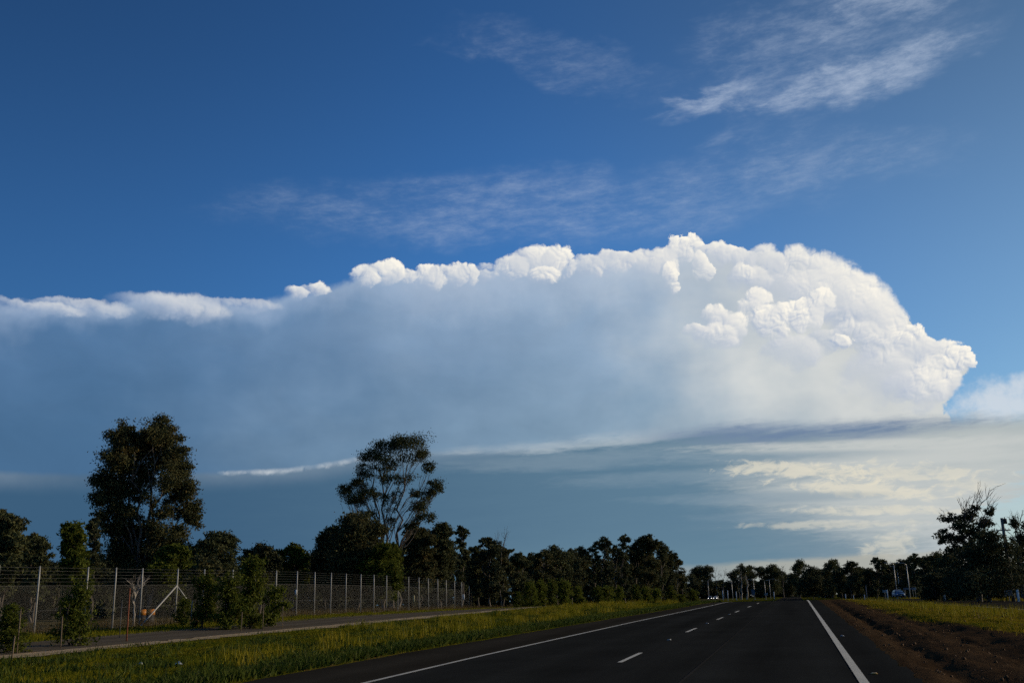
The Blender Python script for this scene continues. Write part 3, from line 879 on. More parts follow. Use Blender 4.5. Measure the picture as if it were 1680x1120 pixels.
# neighbours of the landmark trees, each drawn with its own outline: px, range, top, half width, bottom, style, material, label
NEAR = [
    (8, 62, 838, 34, 985, 'gum', 'gum', 'dark gum at the left picture edge behind the mesh fence'),
    (58, 80, 872, 26, 985, 'gum', 'gum', 'low rounded gum between the left edge tree and the pointed young gum'),
    (121, 56, 856, 33, 985, 'cone', 'gum_green', 'pointed young gum behind the fence left of the tallest tree'),
    (154, 84, 848, 18, 960, 'cone', 'dense', 'narrow dark spire of a tree touching the tallest gum'),
    (285, 70, 890, 34, 1000, 'gum', 'gum_green', 'leafy green gum in front of the tallest tree behind the brace post'),
    (355, 86, 868, 40, 985, 'gum', 'gum', 'flat topped gum just right of the tallest tree'),
    (335, 66, 912, 30, 1005, 'gum', 'gum_warm', 'bushy yellow tinged gum behind the third fence bay right of the brace'),
    (428, 100, 892, 34, 985, 'gum', 'dense', 'low dark tree in the dip left of the domed tree'),
    (483, 94, 890, 26, 985, 'gum', 'gum_green', 'small rounded gum at the foot of the domed tree'),
    (540, 104, 862, 34, 985, 'dome', 'dense', 'dark shoulder tree at the left flank of the domed tree'),
    (585, 92, 839, 52, 985, 'dome', 'gum_warm', 'broad domed tree directly left of the tall open gum'),
    (628, 90, 888, 38, 990, 'gum', 'gum_green', 'leafy tree at the foot of the tall open gum'),
    (688, 108, 862, 30, 985, 'gum', 'gum_warm', 'brownish bushy gum at the right foot of the tall open gum'),
    (722, 112, 855, 28, 985, 'gum', 'gum', 'rounded gum second right of the tall open gum'),
    (758, 118, 862, 15, 975, 'gum', 'gum', 'slim tufted gum standing free right of the tall open gum'),
]
for k, (px, rad, top, hw, bot, st, mt, lb) in enumerate(NEAR):
    g = np.random.default_rng(300 + k)
    tree_px('gum_tree', lb, 'tree', WOOD, px, rad, crown_px(px, top, hw, bot, g, style=st), mt, 'bark' if k % 3 else 'bark_dark', 300 + k, leaf=0.21 + rad * 0.0006, asp=0.42, dens=12.0, stems=2 if hw > 25 else 1, r0=0.13, fork=0.15)

# the long wood edge from the slim gum to the road end: crowns counted from the road end
EDGE = [(785, 128, 893, 15), (804, 124, 879, 17), (826, 132, 893, 14), (850, 140, 905, 17), (872, 150, 907, 15), (893, 144, 899, 15), (914, 150, 893, 20), (938, 160, 899, 17), (957, 165, 896, 14), (973, 170, 892, 9), (991, 165, 880, 13), (1009, 175, 893, 9), (1026, 172, 876, 11), (1045, 182, 884, 14), (1063, 178, 875, 17), (1084, 188, 886, 14), (1099, 196, 903, 13), (1110, 205, 915, 10), (1119, 220, 942, 9)]
ORD = ['first', 'second', 'third', 'fourth', 'fifth', 'sixth', 'seventh', 'eighth', 'ninth', 'tenth', 'eleventh', 'twelfth', 'thirteenth', 'fourteenth', 'fifteenth', 'sixteenth', 'seventeenth', 'eighteenth', 'nineteenth', 'twentieth', 'twenty-first', 'twenty-second', 'twenty-third', 'twenty-fourth', 'twenty-fifth', 'twenty-sixth', 'twenty-seventh', 'twenty-eighth', 'twenty-ninth', 'thirtieth', 'thirty-first', 'thirty-second', 'thirty-third', 'thirty-fourth', 'thirty-fifth', 'thirty-sixth', 'thirty-seventh', 'thirty-eighth', 'thirty-ninth', 'fortieth']
for k, (px, rad, top, hw) in enumerate(EDGE):
    g = np.random.default_rng(400 + k)
    look = 'slim tufted' if hw < 12 else ('broad dark' if hw > 15 else 'dark rounded')
    tree_px('gum_tree', '%s gum in the wood left of the road, %s from the road end' % (look, ORD[len(EDGE) - 1 - k]), 'tree', WOOD, px, rad,
            crown_px(px, top, hw * 1.3, 984, g, style='gum'), ('gum', 'dense', 'gum_warm')[k % 3], 'bark' if k % 2 else 'bark_dark', 400 + k, leaf=0.33, asp=0.45, dens=6.0, stems=1, r0=0.14, fork=0.2, twigs=1)
g = np.random.default_rng(77)
tree_px('dead_tree', 'bare dead sapling with upright grey twigs above the wood edge', 'tree', WOOD, 824, 126, [], 'gum', 'bark', 77, bare=[(818, 874), (826, 872), (832, 878), (822, 888), (829, 890)], r0=0.10, fork=0.5)

# dark understorey that closes the wood: shared meshes, one object per shrub
def shrub_meshes(seed, mat, leaf, n=5, dens=5.0, asp=0.45):
    out = []
    for k in range(n):
        g = np.random.default_rng(seed + k)
        lob = []
        for j in range(9):
            t = (j + 0.5) / 9
            a_ = g.uniform(0, 6.28); rr = (1 - t) ** 0.6 * g.uniform(0.2, 0.75) * 1.4
            lob.append((rr * math.cos(a_), rr * math.sin(a_), 0.30 + t * 3.1, 0.95, 0.95, 0.72, 1.0))
        c = lobe_points(lob, dens, g)
        v, f = leaves_np(c, leaf, asp, g, 0.25)
        mb = MB()
        for j in range(3): limb(mb, (g.normal() * .1, g.normal() * .1, -.2), (g.normal() * .5, g.normal() * .5, 2.6), 0.07, 0.02, g, 0.06, 4, 5)
        for l in lob[::2]: limb(mb, (0, 0, max(.2, l[2] - 1)), l[:3], 0.03, 0.01, g, 0.06, 3, 4)
        cm = mesh_np('crown', v, f); cm.materials.append(M[mat])
        tm = mb.mesh('trunk', True); tm.materials.append(M['bark_dark'])
        out.append((cm, tm))
    return out


def shrub(name, meshes, k, px, rad, top, hw, label, group, rot=None, cat='shrub'):
    x, y = spot(px, rad); z0 = gz(x, y)
    H = max(0.6, height_at(px, top, rad) - z0); W = hw * rad / 1633.33
    o = empty(name, (x, y, z0), G.uniform(0, 6.28))
    o.scale = (W / 1.75, W / 1.75, H / 4.0)
    link('crown', meshes[k % len(meshes)][0], None, o); link('trunk', meshes[k % len(meshes)][1], None, o)
    return tag(o, label, cat, group)


DARK = shrub_meshes(500, 'dense', 0.30, 5, 7.5)
SKY_L = [(0, 905), (60, 915), (110, 915), (170, 900), (330, 905), (400, 920), (455, 915), (520, 890), (600, 880), (700, 900), (760, 910), (850, 925), (900, 920), (1000, 912), (1060, 905), (1110, 935), (1125, 955)]
px = -30.0
k = 0
while px < 1120:
    top = np.interp(px, [a for a, b in SKY_L], [b for a, b in SKY_L]) + G.uniform(-14, 8)
    rad = np.interp(px, [0, 500, 800, 1120], [104, 118, 150, 225]) + G.uniform(-4, 10)
    hw = G.uniform(22, 30)
    shrub('shrub', DARK, k, px, rad, top, hw, 'dark shrub filling the shaded understorey of the wood behind the fence', 'understorey of the wood')
    px += hw * 0.85; k += 1

# young planted gums in front of the fence and along the wood edge
SAP = shrub_meshes(600, 'sapling', 0.30, 4, 3.0, 0.42)
SAPW = shrub_meshes(640, 'gum_green', 0.24, 4, 4.6, 0.40)
FRONT = [(22, 37.5, 985, 34, 'SAPW', 'young planted gum at the left picture edge in front of the fence'),
         (125, 41.0, 950, 36, 'SAPW', 'young planted gum with broad leaves beside the leftmost tall fence post'),
         (335, 54, 930, 30, 'SAPW', 'bushy young gum hiding the fence right of the brace post'),
         (375, 52, 935, 34, 'SAPW', 'dense young gum left of the tallest planted gum by the path'),
         (412, 53, 905, 38, 'SAPW', 'tallest planted young gum with reddish tips beside the path'),
         (452, 55, 955, 26, 'SAP', 'fresh green young gum nearest the sign on the fence post'),
         (305, 57, 975, 20, 'SAPW', 'small shrub at the foot of the diagonal brace')]
for k, (px, rad, top, hw, ms, lb) in enumerate(FRONT):
    shrub('young_gum', {'SAP': SAP, 'SAPW': SAPW}[ms], k, px, rad, top, hw, lb, 'young gums planted by the path', cat='young tree')
ROW = [(848, 965, 14, 118), (868, 948, 17, 122), (888, 938, 16, 128), (908, 952, 14, 124), (930, 942, 17, 132), (952, 948, 15, 138), (975, 962, 12, 140), (998, 962, 14, 146), (1018, 955, 12, 152), (1040, 962, 12, 158), (1060, 952, 11, 165), (1078, 960, 12, 170), (1098, 958, 11, 178), (1118, 962, 11, 186), (1136, 960, 9, 196)]
for k, (px, top, hw, rad) in enumerate(ROW):
    px, top, hw = px + G.uniform(-5, 5), top + G.uniform(-6, 12), hw * G.uniform(0.75, 1.5)
    shrub('young_gum', SAP if k % 3 else SAPW, k, px, rad, top, hw, 'green young gum in the sunlit row before the wood, %s from the road' % ORD[len(ROW) - 1 - k], 'young gums before the wood', cat='young tree')

# far tree line across the road end
FARM = shrub_meshes(700, 'dense', 0.55, 4, 4.0, 0.5)
FARG = shrub_meshes(720, 'gum', 0.55, 3, 3.0, 0.45)
FAR = [(1133, 940, 9), (1146, 927, 13), (1161, 926, 11), (1203, 934, 9), (1222, 938, 9), (1232, 926, 8), (1250, 928, 10), (1268, 925, 14), (1287, 937, 10), (1300, 938, 11), (1313, 917, 12), (1334, 928, 16), (1352, 931, 12), (1365, 917, 12), (1381, 930, 11), (1395, 920, 10), (1411, 928, 12), (1427, 931, 10), (1438, 913, 8), (1449, 916, 7), (1464, 921, 13), (1480, 916, 10), (1491, 913, 8), (1503, 908, 9), (1522, 911, 13), (1541, 905, 15)]
for k, (px, top, hw) in enumerate(FAR):
    rad = float(np.interp(px, [1128, 1300, 1340, 1560], [545, 540, 360, 270])) + (k * 37 % 50)
    g = np.random.default_rng(800 + k)
    tree_px('gum_tree', '%s gum in the far tree line, %s crown from its left end' % ('slim' if hw < 10 else 'rounded dark', ORD[k]), 'tree', 'far tree line beyond the road end', px, rad,
            crown_px(px, top, hw * 1.35, 978, g, n=11), ('dense', 'gum', 'dense')[k % 3], 'bark_dark', 800 + k, leaf=0.62 if px > 1320 else 0.85, dens=2.4 if px > 1320 else 1.3, r0=0.2, fork=0.25, twigs=1)
px = 1128.0; k = 0
while px < 1700:
    top = np.interp(px, [1128, 1160, 1200, 1290, 1330, 1450, 1540, 1600], [950, 945, 952, 948, 940, 932, 922, 918]) + G.uniform(0, 10)
    hw = G.uniform(13, 18)
    shrub('shrub', FARM if k % 3 else FARG, k, px, float(np.interp(px, [1128, 1310, 1350, 1700], [600, 600, 430, 290])) + G.uniform(-15, 25), top, hw, 'dark shrub closing the foot of the far tree line', 'understorey of the far tree line')
    px += hw * 0.9; k += 1
BARE = [(1176, 932, 9), (1190, 934, 8), (1213, 936, 6), (1286, 932, 8)]
for k, (px, top, hw) in enumerate(BARE):
    tree_px('dead_tree', 'bare twiggy tree in the far tree line, %s bare one from its left end' % ORD[k], 'tree', 'bare trees of the far tree line', px, 535, [], 'gum', 'bark', 850 + k, bare=[(px - hw, top + 8), (px - hw * .4, top), (px + hw * .4, top + 2), (px + hw, top + 9), (px, top - 2)], r0=0.26, fork=0.3)
for k, (px, top) in enumerate([(1216, 930), (1222, 934)]):
    tree_px('gum_tree', ['pale straight trunked gum left of its leaning twin beyond the road', 'pale leaning trunked gum right of its straight twin beyond the road'][k], 'tree', 'far tree line beyond the road end', px + 3 * k, 480, [(px, top, 8, 6, .8), (px + 6, top + 8, 7, 5, .7), (px - 6, top + 6, 6, 5, .7)], 'gum', 'bark_pale', 870 + k, leaf=0.7, dens=2.0, r0=0.42, fork=0.5, twigs=1)
mbd = (1285, 931)
tree_px('dead_tree', 'single dead spar standing in the gap of the far tree line', 'tree', None, 1285, 530, [], 'gum', 'bark_dark', 880, bare=[(1285, 928), (1282, 938)], r0=0.2, fork=0.4)

# right hand trees
RT = 'trees at the right edge'
R1 = [(1563, 850, 15, 7), (1588, 846, 16, 10), (1550, 877, 12, 8), (1572, 884, 18, 9), (1602, 872, 18, 14), (1626, 838, 10, 7, .8), (1616, 856, 13, 9), (1580, 864, 16, 9), (1568, 902, 18, 10), (1595, 898, 18, 14), (1600, 832, 9, 7, .6), (1546, 884, 8, 6)]
tree_px('gum_tree', 'big half dead gum with bare twigs on top near the power pole', 'tree', RT, 1606, 128, R1, 'dense', 'bark_dark', 901, bare=[(1570, 818), (1585, 822), (1600, 806), (1613, 810), (1628, 808), (1637, 826), (1540, 840), (1592, 812), (1622, 820)], leaf=0.36, dens=6.0, r0=0.34, fork=0.3, twigs=3)
tree_px('gum_tree', 'bushy dark tree massed beneath the half dead gum', 'tree', RT, 1622, 120, [(1625, 884, 22, 14), (1640, 905, 28, 22), (1600, 922, 34, 24), (1640, 945, 36, 28), (1590, 955, 36, 22), (1615, 905, 24, 18)], 'dense', 'bark_dark', 902, leaf=0.36, dens=7.5, r0=0.25, fork=0.1)
tree_px('gum_tree', 'twiggy tree cut by the right picture edge behind the power pole', 'tree', RT, 1676, 135, [(1664, 858, 9, 9, .7), (1676, 884, 13, 13), (1668, 905, 12, 12), (1690, 870, 14, 18), (1690, 920, 22, 24), (1660, 930, 16, 20)], 'dense', 'bark_dark', 903, bare=[(1650, 846), (1660, 838), (1668, 842), (1677, 836), (1645, 862), (1655, 880)], leaf=0.36, dens=6.5, r0=0.25, fork=0.25, twigs=3)
tree_px('gum_tree', 'low rounded tree at the left foot of the half dead gum', 'tree', RT, 1560, 190, crown_px(1558, 905, 24, 978, np.random.default_rng(9), style='dome'), 'gum_warm', 'bark_dark', 904, leaf=0.5, dens=4.5, r0=0.2, fork=0.1)
px = 1535.0; k = 0
while px < 1720:
    shrub('shrub', DARK, k, px, 150 + G.uniform(-8, 20), 925 + G.uniform(-8, 14), 27, 'dark shrub massed below the trees at the right edge', 'understorey at the right edge')
    px += 19; k += 1



# ------------------------------------------------------------------ the fence
M['steel'] = plain('galvanised_steel', (0.30, 0.30, 0.285), 0.55, 0.2, 0.2, 6.0)
M['wire'] = plain('fence_wire', (0.08, 0.08, 0.075), 0.5, 0.4, 0.15, 3.0)
M['mesh'] = plain('chain_mesh_wire', (0.085, 0.085, 0.08), 0.6, 0.3, 0.15, 3.0)
M['white'] = plain('white_paint', (0.62, 0.62, 0.60), 0.5, 0, 0.1, 9.0)
M['cream'] = plain('faded_sign', (0.48, 0.42, 0.24), 0.6, 0, 0.2, 12.0)
M['stake'] = plain('timber_stake', (0.13, 0.095, 0.06), 0.85, 0, 0.3, 14.0)
M['rust'] = plain('rusty_steel', (0.19, 0.055, 0.022), 0.8, 0.1, 0.35, 9.0)
M['orange'] = plain('orange_plastic', (0.42, 0.15, 0.012), 0.5, 0, 0.15, 4.0)
M['dark'] = plain('dark_rubber', (0.02, 0.02, 0.022), 0.7, 0, 0.2, 6.0)


def fence_xy(px):
    """where the sight line at px meets the fence line"""
    az, _ = ray_azel(px, 1000); tn = math.tan(-az)
    y = 33.0 / tn
    for _i in range(40):
        t = max(0.0, y - 75)
        y = y * 0.6 + 0.4 * (33.0 + 0.0026 * t * t) / tn
    return -tn * y, y


POSTS_PX = [-75, -8, 59, 139, 186, 230, 288, 332, 379, 417, 452, 486, 515.5, 542, 567, 591.5, 613, 634, 652.5, 670.5, 687.4, 703, 718.5, 732.5, 746, 758]
P_XY = [fence_xy(p_) for p_ in POSTS_PX] + [spot(p_, r_) for p_, r_ in ((770, 138), (780, 158), (791, 182), (802, 208), (812, 236), (821, 266))]
fence = empty('chain_mesh_fence', (P_XY[0][0], P_XY[0][1], 0))
tag(fence, 'tall grey chain mesh fence with barbed wire strands along the path', 'fence')
FO = np.array([P_XY[0][0], P_XY[0][1], 0])
FH, MH = 3.0, 2.15
PB = [np.array([x, y, gz(x, y)]) for x, y in P_XY]
pm = MB(); pm.tube([(0, 0, -0.3), (0, 0, FH - 0.55), (0, 0, FH)], [0.042, 0.040, 0.034], 8)
pm.box((0, 0, FH + 0.006), (0.05, 0.05, 0.02))
post_me = pm.mesh('post', True); post_me.materials.append(M['steel'])
for q in PB:
    o = link('post', post_me, None, fence, tuple(q - FO)); o.rotation_euler = (0, random.uniform(-.01, .01), random.uniform(0, 6))
for k in range(len(PB) - 1):
    a, b = PB[k] - FO, PB[k + 1] - FO
    L = float(np.linalg.norm(b - a)); d = (b - a) / L
    n = MB()
    pitch = 0.085 if k < 14 else 0.12
    cnt = int((L + MH) / pitch)
    w = 0.0021 if k < 14 else 0.003
    dx = np.array([d[0], d[1], 0]) * w
    for j in range(cnt):
        s0 = j * pitch - MH
        for sgn in (1, -1):
            lo, hi = (s0, s0 + MH) if sgn == 1 else (s0 + MH, s0)
            # clip the diagonal strand to the bay
            def P(t):
                u_ = lo + (hi - lo) * t
                return a + d * u_ + np.array([0, 0, 0.06 + (MH - 0.06) * t])
            t0, t1 = 0.0, 1.0
            if sgn == 1:
                if lo < 0: t0 = -lo / MH
                if hi > L: t1 = (L - lo) / MH
            else:
                if lo > L: t0 = (lo - L) / MH
                if hi < 0: t1 = lo / MH
            if t1 - t0 < 0.02: continue
            p0, p1 = P(t0), P(t1)
            n.quad(tuple(p0 - dx), tuple(p0 + dx), tuple(p1 + dx), tuple(p1 - dx))
    n.build('mesh_panel', M['mesh'], fence)
for h, r in ((MH, 0.007), (1.05, 0.006), (0.1, 0.006)):
    n = MB(); n.tube([tuple(q - FO + (0, 0, h)) for q in PB], r, 4); n.build('line_wire', M['wire'], fence)
for h in (2.32, 2.48, 2.64, 2.80, 2.95):
    n = MB(); pts = [q - FO + (0, 0, h) for q in PB]
    n.tube([tuple(p_) for p_ in pts], 0.0045, 4)
    for k in range(6):
        L = float(np.linalg.norm(pts[k + 1] - pts[k]))
        for j in range(int(L / 0.3)):
            c_ = pts[k] + (pts[k + 1] - pts[k]) * (j + .5) / int(L / 0.3)
            n.quad(tuple(c_ + (0, 0, .03)), tuple(c_ + (0.004, 0.004, -.03)), tuple(c_ + (.008, .004, -.03)), tuple(c_ + (.008, 0, .03)))
    n.build('barbed_wire', M['wire'], fence)
# strainer post braces at the sixth post
sp_ = PB[6] - FO
lft = sp_ + (PB[5] - PB[6]) / np.linalg.norm(PB[5] - PB[6]) * 3.3; rgt = sp_ + (PB[7] - PB[6]) / np.linalg.norm(PB[7] - PB[6]) * 3.0
for q in (lft, rgt):
    n = MB(); n.tube([tuple(sp_ + (0, 0, 2.1)), tuple(np.array([q[0], q[1], gz(q[0] + FO[0], q[1] + FO[1]) - 0.1]))], 0.038, 8); n.build('brace', M['steel'], fence, True)


def fence_sign(px, py, w, h, mat, nm):
    x, y = fence_xy(px)
    r_ = math.hypot(x, y) - 0.10
    x, y = spot(px, r_, py)
    az = math.atan2(x, y)
    n = MB(); n.box((0, 0, 0), (w, 0.012, h), 0); n.box((0, -0.009, h * .30), (w * .7, 0.004, h * .08)); n.box((0, -0.009, 0), (w * .7, 0.004, h * .05)); n.box((0, -0.009, -h * .2), (w * .7, 0.004, h * .05))
    o = n.build(nm, mat, None); o.parent = fence
    o.location = (x - FO[0], y - FO[1], height_at(px, py, r_)); o.rotation_euler = (0, 0, -az - 0.25)


fence_sign(485.5, 971, 0.16, 0.34, M['white'], 'notice_plate')
fence_sign(678.5, 982, 0.22, 0.62, M['cream'], 'warning_plate')
fence_sign(760, 979, 0.34, 0.62, M['white'], 'meter_box')

# ------------------------------------------------------------------ small things along the path
def stake(px, rad, py_top, r, mat, label, base_py=None):
    x, y = spot(px, rad); z0 = gz(x, y); top = height_at(px, py_top, rad)
    n = MB(); n.box((0, 0, (top - z0) / 2 - 0.1), (r * 2, r * 2, top - z0 + 0.2), 0.3, 0.92); n.box((0, 0, top - z0 + 0.02), (r * 2.3, r * 2.3, 0.04), 0.3, 0.5)
    o = n.build('stake', mat); o.location = (x, y, z0); o.rotation_euler = (random.uniform(-.03, .03), random.uniform(-.03, .03), 0)
    return tag(o, label, 'stake', 'stakes by the young gums')


stake(201, 45.5, 985, 0.014, M['wire'], 'grey stake standing between the second and third tall fence posts')
stake(213, 43.0, 966, 0.022, M['rust'], 'rusty red stake left of the diagonal fence brace')
stake(107, 39.0, 1012, 0.016, M['stake'], 'pale timber stake under the broad leaved young gum')
stake(37, 37.0, 1000, 0.016, M['stake'], 'timber stake beside the young gum at the left picture edge')
stake(30, 34.5, 1045, 0.018, M['stake'], 'short timber stake nearest the left picture edge by the path')
stake(398, 50.0, 1004, 0.018, M['stake'], 'pale timber stake at the foot of the tallest planted gum')
stake(433, 51.0, 992, 0.015, M['stake'], 'slender timber stake right of the tallest planted gum')
stake(465, 51.5, 995, 0.018, M['stake'], 'brown timber stake beside the fresh green young gum')
stake(316, 54.0, 985, 0.018, M['steel'], 'grey stake in the shade right of the diagonal brace')

# bare sapling with pale branches behind the fence
tree_px('bare_sapling', 'bare forked sapling with pale branches behind the fence near the brace', 'tree', None, 225, 60, [], 'gum', 'bark_pale', 950, bare=[(208, 952), (216, 948), (228, 946), (240, 950), (246, 948), (221, 962), (234, 958)], r0=0.09, fork=0.35)
# orange water filled barriers behind the fence
for k, (px_, lb) in enumerate(((233, 'orange plastic barrier behind the fence, left of two near the brace'), (247, 'orange plastic barrier behind the fence, right of two near the brace'))):
    x, y = spot(px_, 62, 1005); z = gz(x, y)
    o = empty('barrier', (x, y, z), -math.atan2(x, y)); tag(o, lb, 'barrier', 'orange barriers behind the fence')
    n = MB(); n.box((0, 0, .26), (0.48, 0.42, .56), 0, .85); n.build('foot', M['dark'], o)
    n = MB(); n.box((0, 0, .69), (0.50, 0.16, .28), 0, .92); n.box((0, 0, .85), (0.44, 0.12, .04), 0, .9); n.build('rail', M['orange'], o)

# litter on the verge
M['litter'] = plain('crumpled_plastic', (0.40, 0.42, 0.42), 0.3, 0, 0.2, 30.0, spec=0.7)
for px_, py_, sx, lb in ((230, 1091, 0.07, 'crumpled silver wrapper on the grass, left of two'), (293, 1091, 0.10, 'flat white plastic scrap on the grass, right of two')):
    az, el = ray_azel(px_, py_)
    r_ = 5.0
    while EYE + r_ * math.tan(el) > gz(r_ * math.sin(az), r_ * math.cos(az)) + 0.02 and r_ < 80: r_ += 0.05
    g_ = np.random.default_rng(int(px_))
    n = MB(); N = 9
    th = np.linspace(0, 2 * math.pi, N + 1)[:-1]
    ring = [[(math.cos(t) * sx * rr * g_.uniform(.7, 1.2), math.sin(t) * sx * .6 * rr * g_.uniform(.7, 1.2), zz * .5 * g_.uniform(.6, 1.4)) for t in th] for rr, zz in ((1, 0.0), (.8, .05), (.35, .10))]
    for a_, b_ in ((0, 1), (1, 2)):
        for j in range(N): n.quad(ring[a_][j], ring[a_][(j + 1) % N], ring[b_][(j + 1) % N], ring[b_][j])
    for j in range(0, N - 2, 2): n.quad(ring[2][0], ring[2][j], ring[2][j + 1], ring[2][(j + 2) % N])
    o = n.build('litter', M['litter']); o.location = (r_ * math.sin(az), r_ * math.cos(az), gz(r_ * math.sin(az), r_ * math.cos(az)) + 0.05); tag(o, lb, 'litter')

# raised pavement markers
M['reflector'] = plain('white_reflector', (0.40, 0.40, 0.40), 0.25, 0, 0.1, 20.0, spec=0.7)
M['amber'] = plain('amber_reflector', (0.42, 0.24, 0.03), 0.3, 0, 0.1, 20.0, spec=0.7)
for x, y, mt, lb in ((-3.86, 31.7, 'reflector', 'white raised pavement marker between the two nearest lane dashes'), (-3.78, 44.6, 'reflector', 'white raised pavement marker between the second and third lane dashes'), (-3.62, 57.0, 'reflector', 'white raised pavement marker between the third and fourth lane dashes'), (1.19, 19.4, 'amber', 'amber raised pavement marker beside the nearest stretch of right edge line'), (1.2, 32.5, 'reflector', 'dull raised pavement marker beside the right edge line further on')):
    root = empty('pavement_marker', (x, y, float(road_z(y)) + 0.003)); tag(root, lb, 'road marker', 'raised pavement markers')
    n = MB(); n.box((0, 0, .010), (.11, .10, .02), 0, .78); n.build('body', M['white'] if mt != 'amber' else M['amber'], root)
    n = MB(); n.box((0, -.046, .011), (.085, .008, .014), 0, .9); n.build('reflector', M[mt], root)

# ------------------------------------------------------------------ grasses
def blade_mat(name, a, b, c):
    m, t, bs, out = new_mat(name)
    g_ = t.nodes.new('ShaderNodeNewGeometry'); isl = S(g_.outputs['Random Per Island'])
    n_ = noise(pos(), 0.35, 3, 0.6, dim='3D')
    cc = cmix(rgb(a), rgb(b), sat(smooth(0.4, 0.62, n_) * 0.75 + isl * 0.35)); cc = cmix(cc, rgb(c), smooth(0.8, 1.0, isl) * 0.7)
    t.links.new(cc.s, bs.inputs['Base Color']); bs.inputs['Roughness'].default_value = 0.7; bs.inputs['Specular IOR Level'].default_value = 0.03
    tr = t.nodes.new('ShaderNodeBsdfTranslucent'); t.links.new(cc.s, tr.inputs['Color'])
    mx = t.nodes.new('ShaderNodeMixShader'); mx.inputs[0].default_value = 0.3
    t.links.new(bs.outputs[0], mx.inputs[1]); t.links.new(tr.outputs[0], mx.inputs[2]); t.links.new(mx.outputs[0], out.inputs[0])
    return m


M['lawn'] = blade_mat('verge_grass', (0.088, 0.105, 0.006), (0.15, 0.135, 0.008), (0.24, 0.18, 0.022))
M['weed'] = blade_mat('broad_weeds', (0.036, 0.056, 0.010), (0.062, 0.080, 0.012), (0.10, 0.10, 0.035))
M['straw'] = blade_mat('dry_grass', (0.15, 0.14, 0.007), (0.22, 0.17, 0.012), (0.38, 0.34, 0.08))
M['brown'] = blade_mat('brown_grass', (0.075, 0.050, 0.020), (0.11, 0.08, 0.03), (0.17, 0.13, 0.06))
M['median'] = blade_mat('median_grass', (0.15, 0.125, 0.008), (0.21, 0.15, 0.011), (0.30, 0.21, 0.04))


def blades(name, label, xy, h, w, mat, lean=0.35, clump=None, g_=rng):
    """one triangle per blade"""
    x, y = xy[:, 0], xy[:, 1]
    z = ground_z(x, y) + ground_bump(x, y) - 0.02
    n = len(x)
    H = h * g_.uniform(0.5, 1.4, n); a = g_.uniform(0, 6.283, n)
    ln = np.abs(g_.normal(0, lean, n)) * H; b = g_.uniform(0, 6.283, n)
    W = w * g_.uniform(0.6, 1.4, n) / 2
    base = np.stack([x, y, z], 1)
    sd = np.stack([np.cos(a) * W, np.sin(a) * W, np.zeros(n)], 1)
    tip = base + np.stack([np.cos(b) * ln, np.sin(b) * ln, H], 1)
    v = np.stack([base - sd, base + sd, tip], 1).reshape(-1, 3)
    o = link(name, mesh_np(name, v, np.arange(n * 3).reshape(n, 3)), M[mat], kind='stuff')
    o['label'] = label; o['category'] = 'grass'
    return o


def scatter(n, x0, x1, y0, y1, power=1.6):
    """more points near the camera"""
    t = rng.uniform(0, 1, n) ** power
    return np.stack([rng.uniform(x0, x1, n), y0 + (y1 - y0) * t], 1)


p_ = scatter(120000, -23.4, -10.5, 12, 110)
bare = np.sin(p_[:, 0] * 0.9 + np.sin(p_[:, 1] * 0.23) * 2) + np.sin(p_[:, 1] * 0.31 + p_[:, 0] * 0.5) + 0.6 * np.sin(p_[:, 0] * 2.3 - p_[:, 1] * 0.8)
keep = (p_[:, 0] < xshoulder(p_[:, 1]) - 0.1 + rng.normal(0, .05, len(p_))) & ((bare < 0.9) | (rng.uniform(0, 1, len(p_)) < 0.25))
blades('verge_grass', 'short mown grass between the road and the path', p_[keep], 0.085, 0.022, 'lawn')
p_ = scatter(52000, -33.8, -28.3, 20, 120); blades('path_grass', 'rough grass between the path and the fence', p_, 0.14, 0.03, 'lawn')
p_ = scatter(16000, -38.0, -31.8, 22, 120); blades('fence_grass', 'dry brown grass standing along the foot of the fence', p_, 0.42, 0.03, 'brown', 0.25)
# dark weeds along the pavement edge
y_ = 12 + 100 * rng.uniform(0, 1, 30000) ** 1.5
x_ = xshoulder(y_) - 0.25 - np.abs(rng.normal(0, 0.75, len(y_))) * np.interp(y_, [12, 25, 60, 110], [1.3, 1.0, 0.9, .7])
blades('edge_weeds', 'dark green clover and weeds along the left pavement edge', np.stack([x_, y_], 1), 0.20, 0.085, 'weed', 0.7)
# weed cushions in the verge
cc_ = scatter(260, -22.8, -12, 14, 100); idx = rng.integers(0, 260, 16000)
blades('weed_patches', 'dark green weed patches scattered in the verge', cc_[idx] + rng.normal(0, 1, (16000, 2)) * (0.30, 0.45), 0.16, 0.06, 'weed', 0.6)
# tall yellow tussocks
cc_ = np.concatenate([scatter(120, -20.0, -11.5, 44, 112, 1.0), scatter(26, -15.5, -11.6, 22, 48, 1.0)]); idx = rng.integers(0, len(cc_), 9000)
blades('tussock_grass', 'tall yellowing grass tufts in the verge', cc_[idx] + rng.normal(0, 1, (9000, 2)) * (0.22, 0.32), 0.40, 0.03, 'straw', 0.35)
# right hand median
p_ = scatter(80000, 3.8, 13.0, 18, 150, 1.4)
keep = p_[:, 0] > np.interp(p_[:, 1], [18, 31, 42, 60, 110], [6.6, 5.9, 4.8, 4.4, 4.1]) + 0.25 * np.sin(p_[:, 1] * 0.55) + rng.normal(0, .22, len(p_))
blades('median_grass', 'short yellow green grass of the right hand median', p_[keep], 0.09, 0.028, 'median')
p_ = scatter(22000, 23.8, 48.0, 60, 260, 1.2); blades('far_verge_grass', 'dry grass strip beyond the opposite carriageway', p_, 0.30, 0.10, 'median')
p_ = scatter(3500, 6.0, 12.6, 45, 120, 1.0); blades('median_tussocks', 'taller grass stalks standing on the median', p_, 0.40, 0.03, 'straw', 0.2)
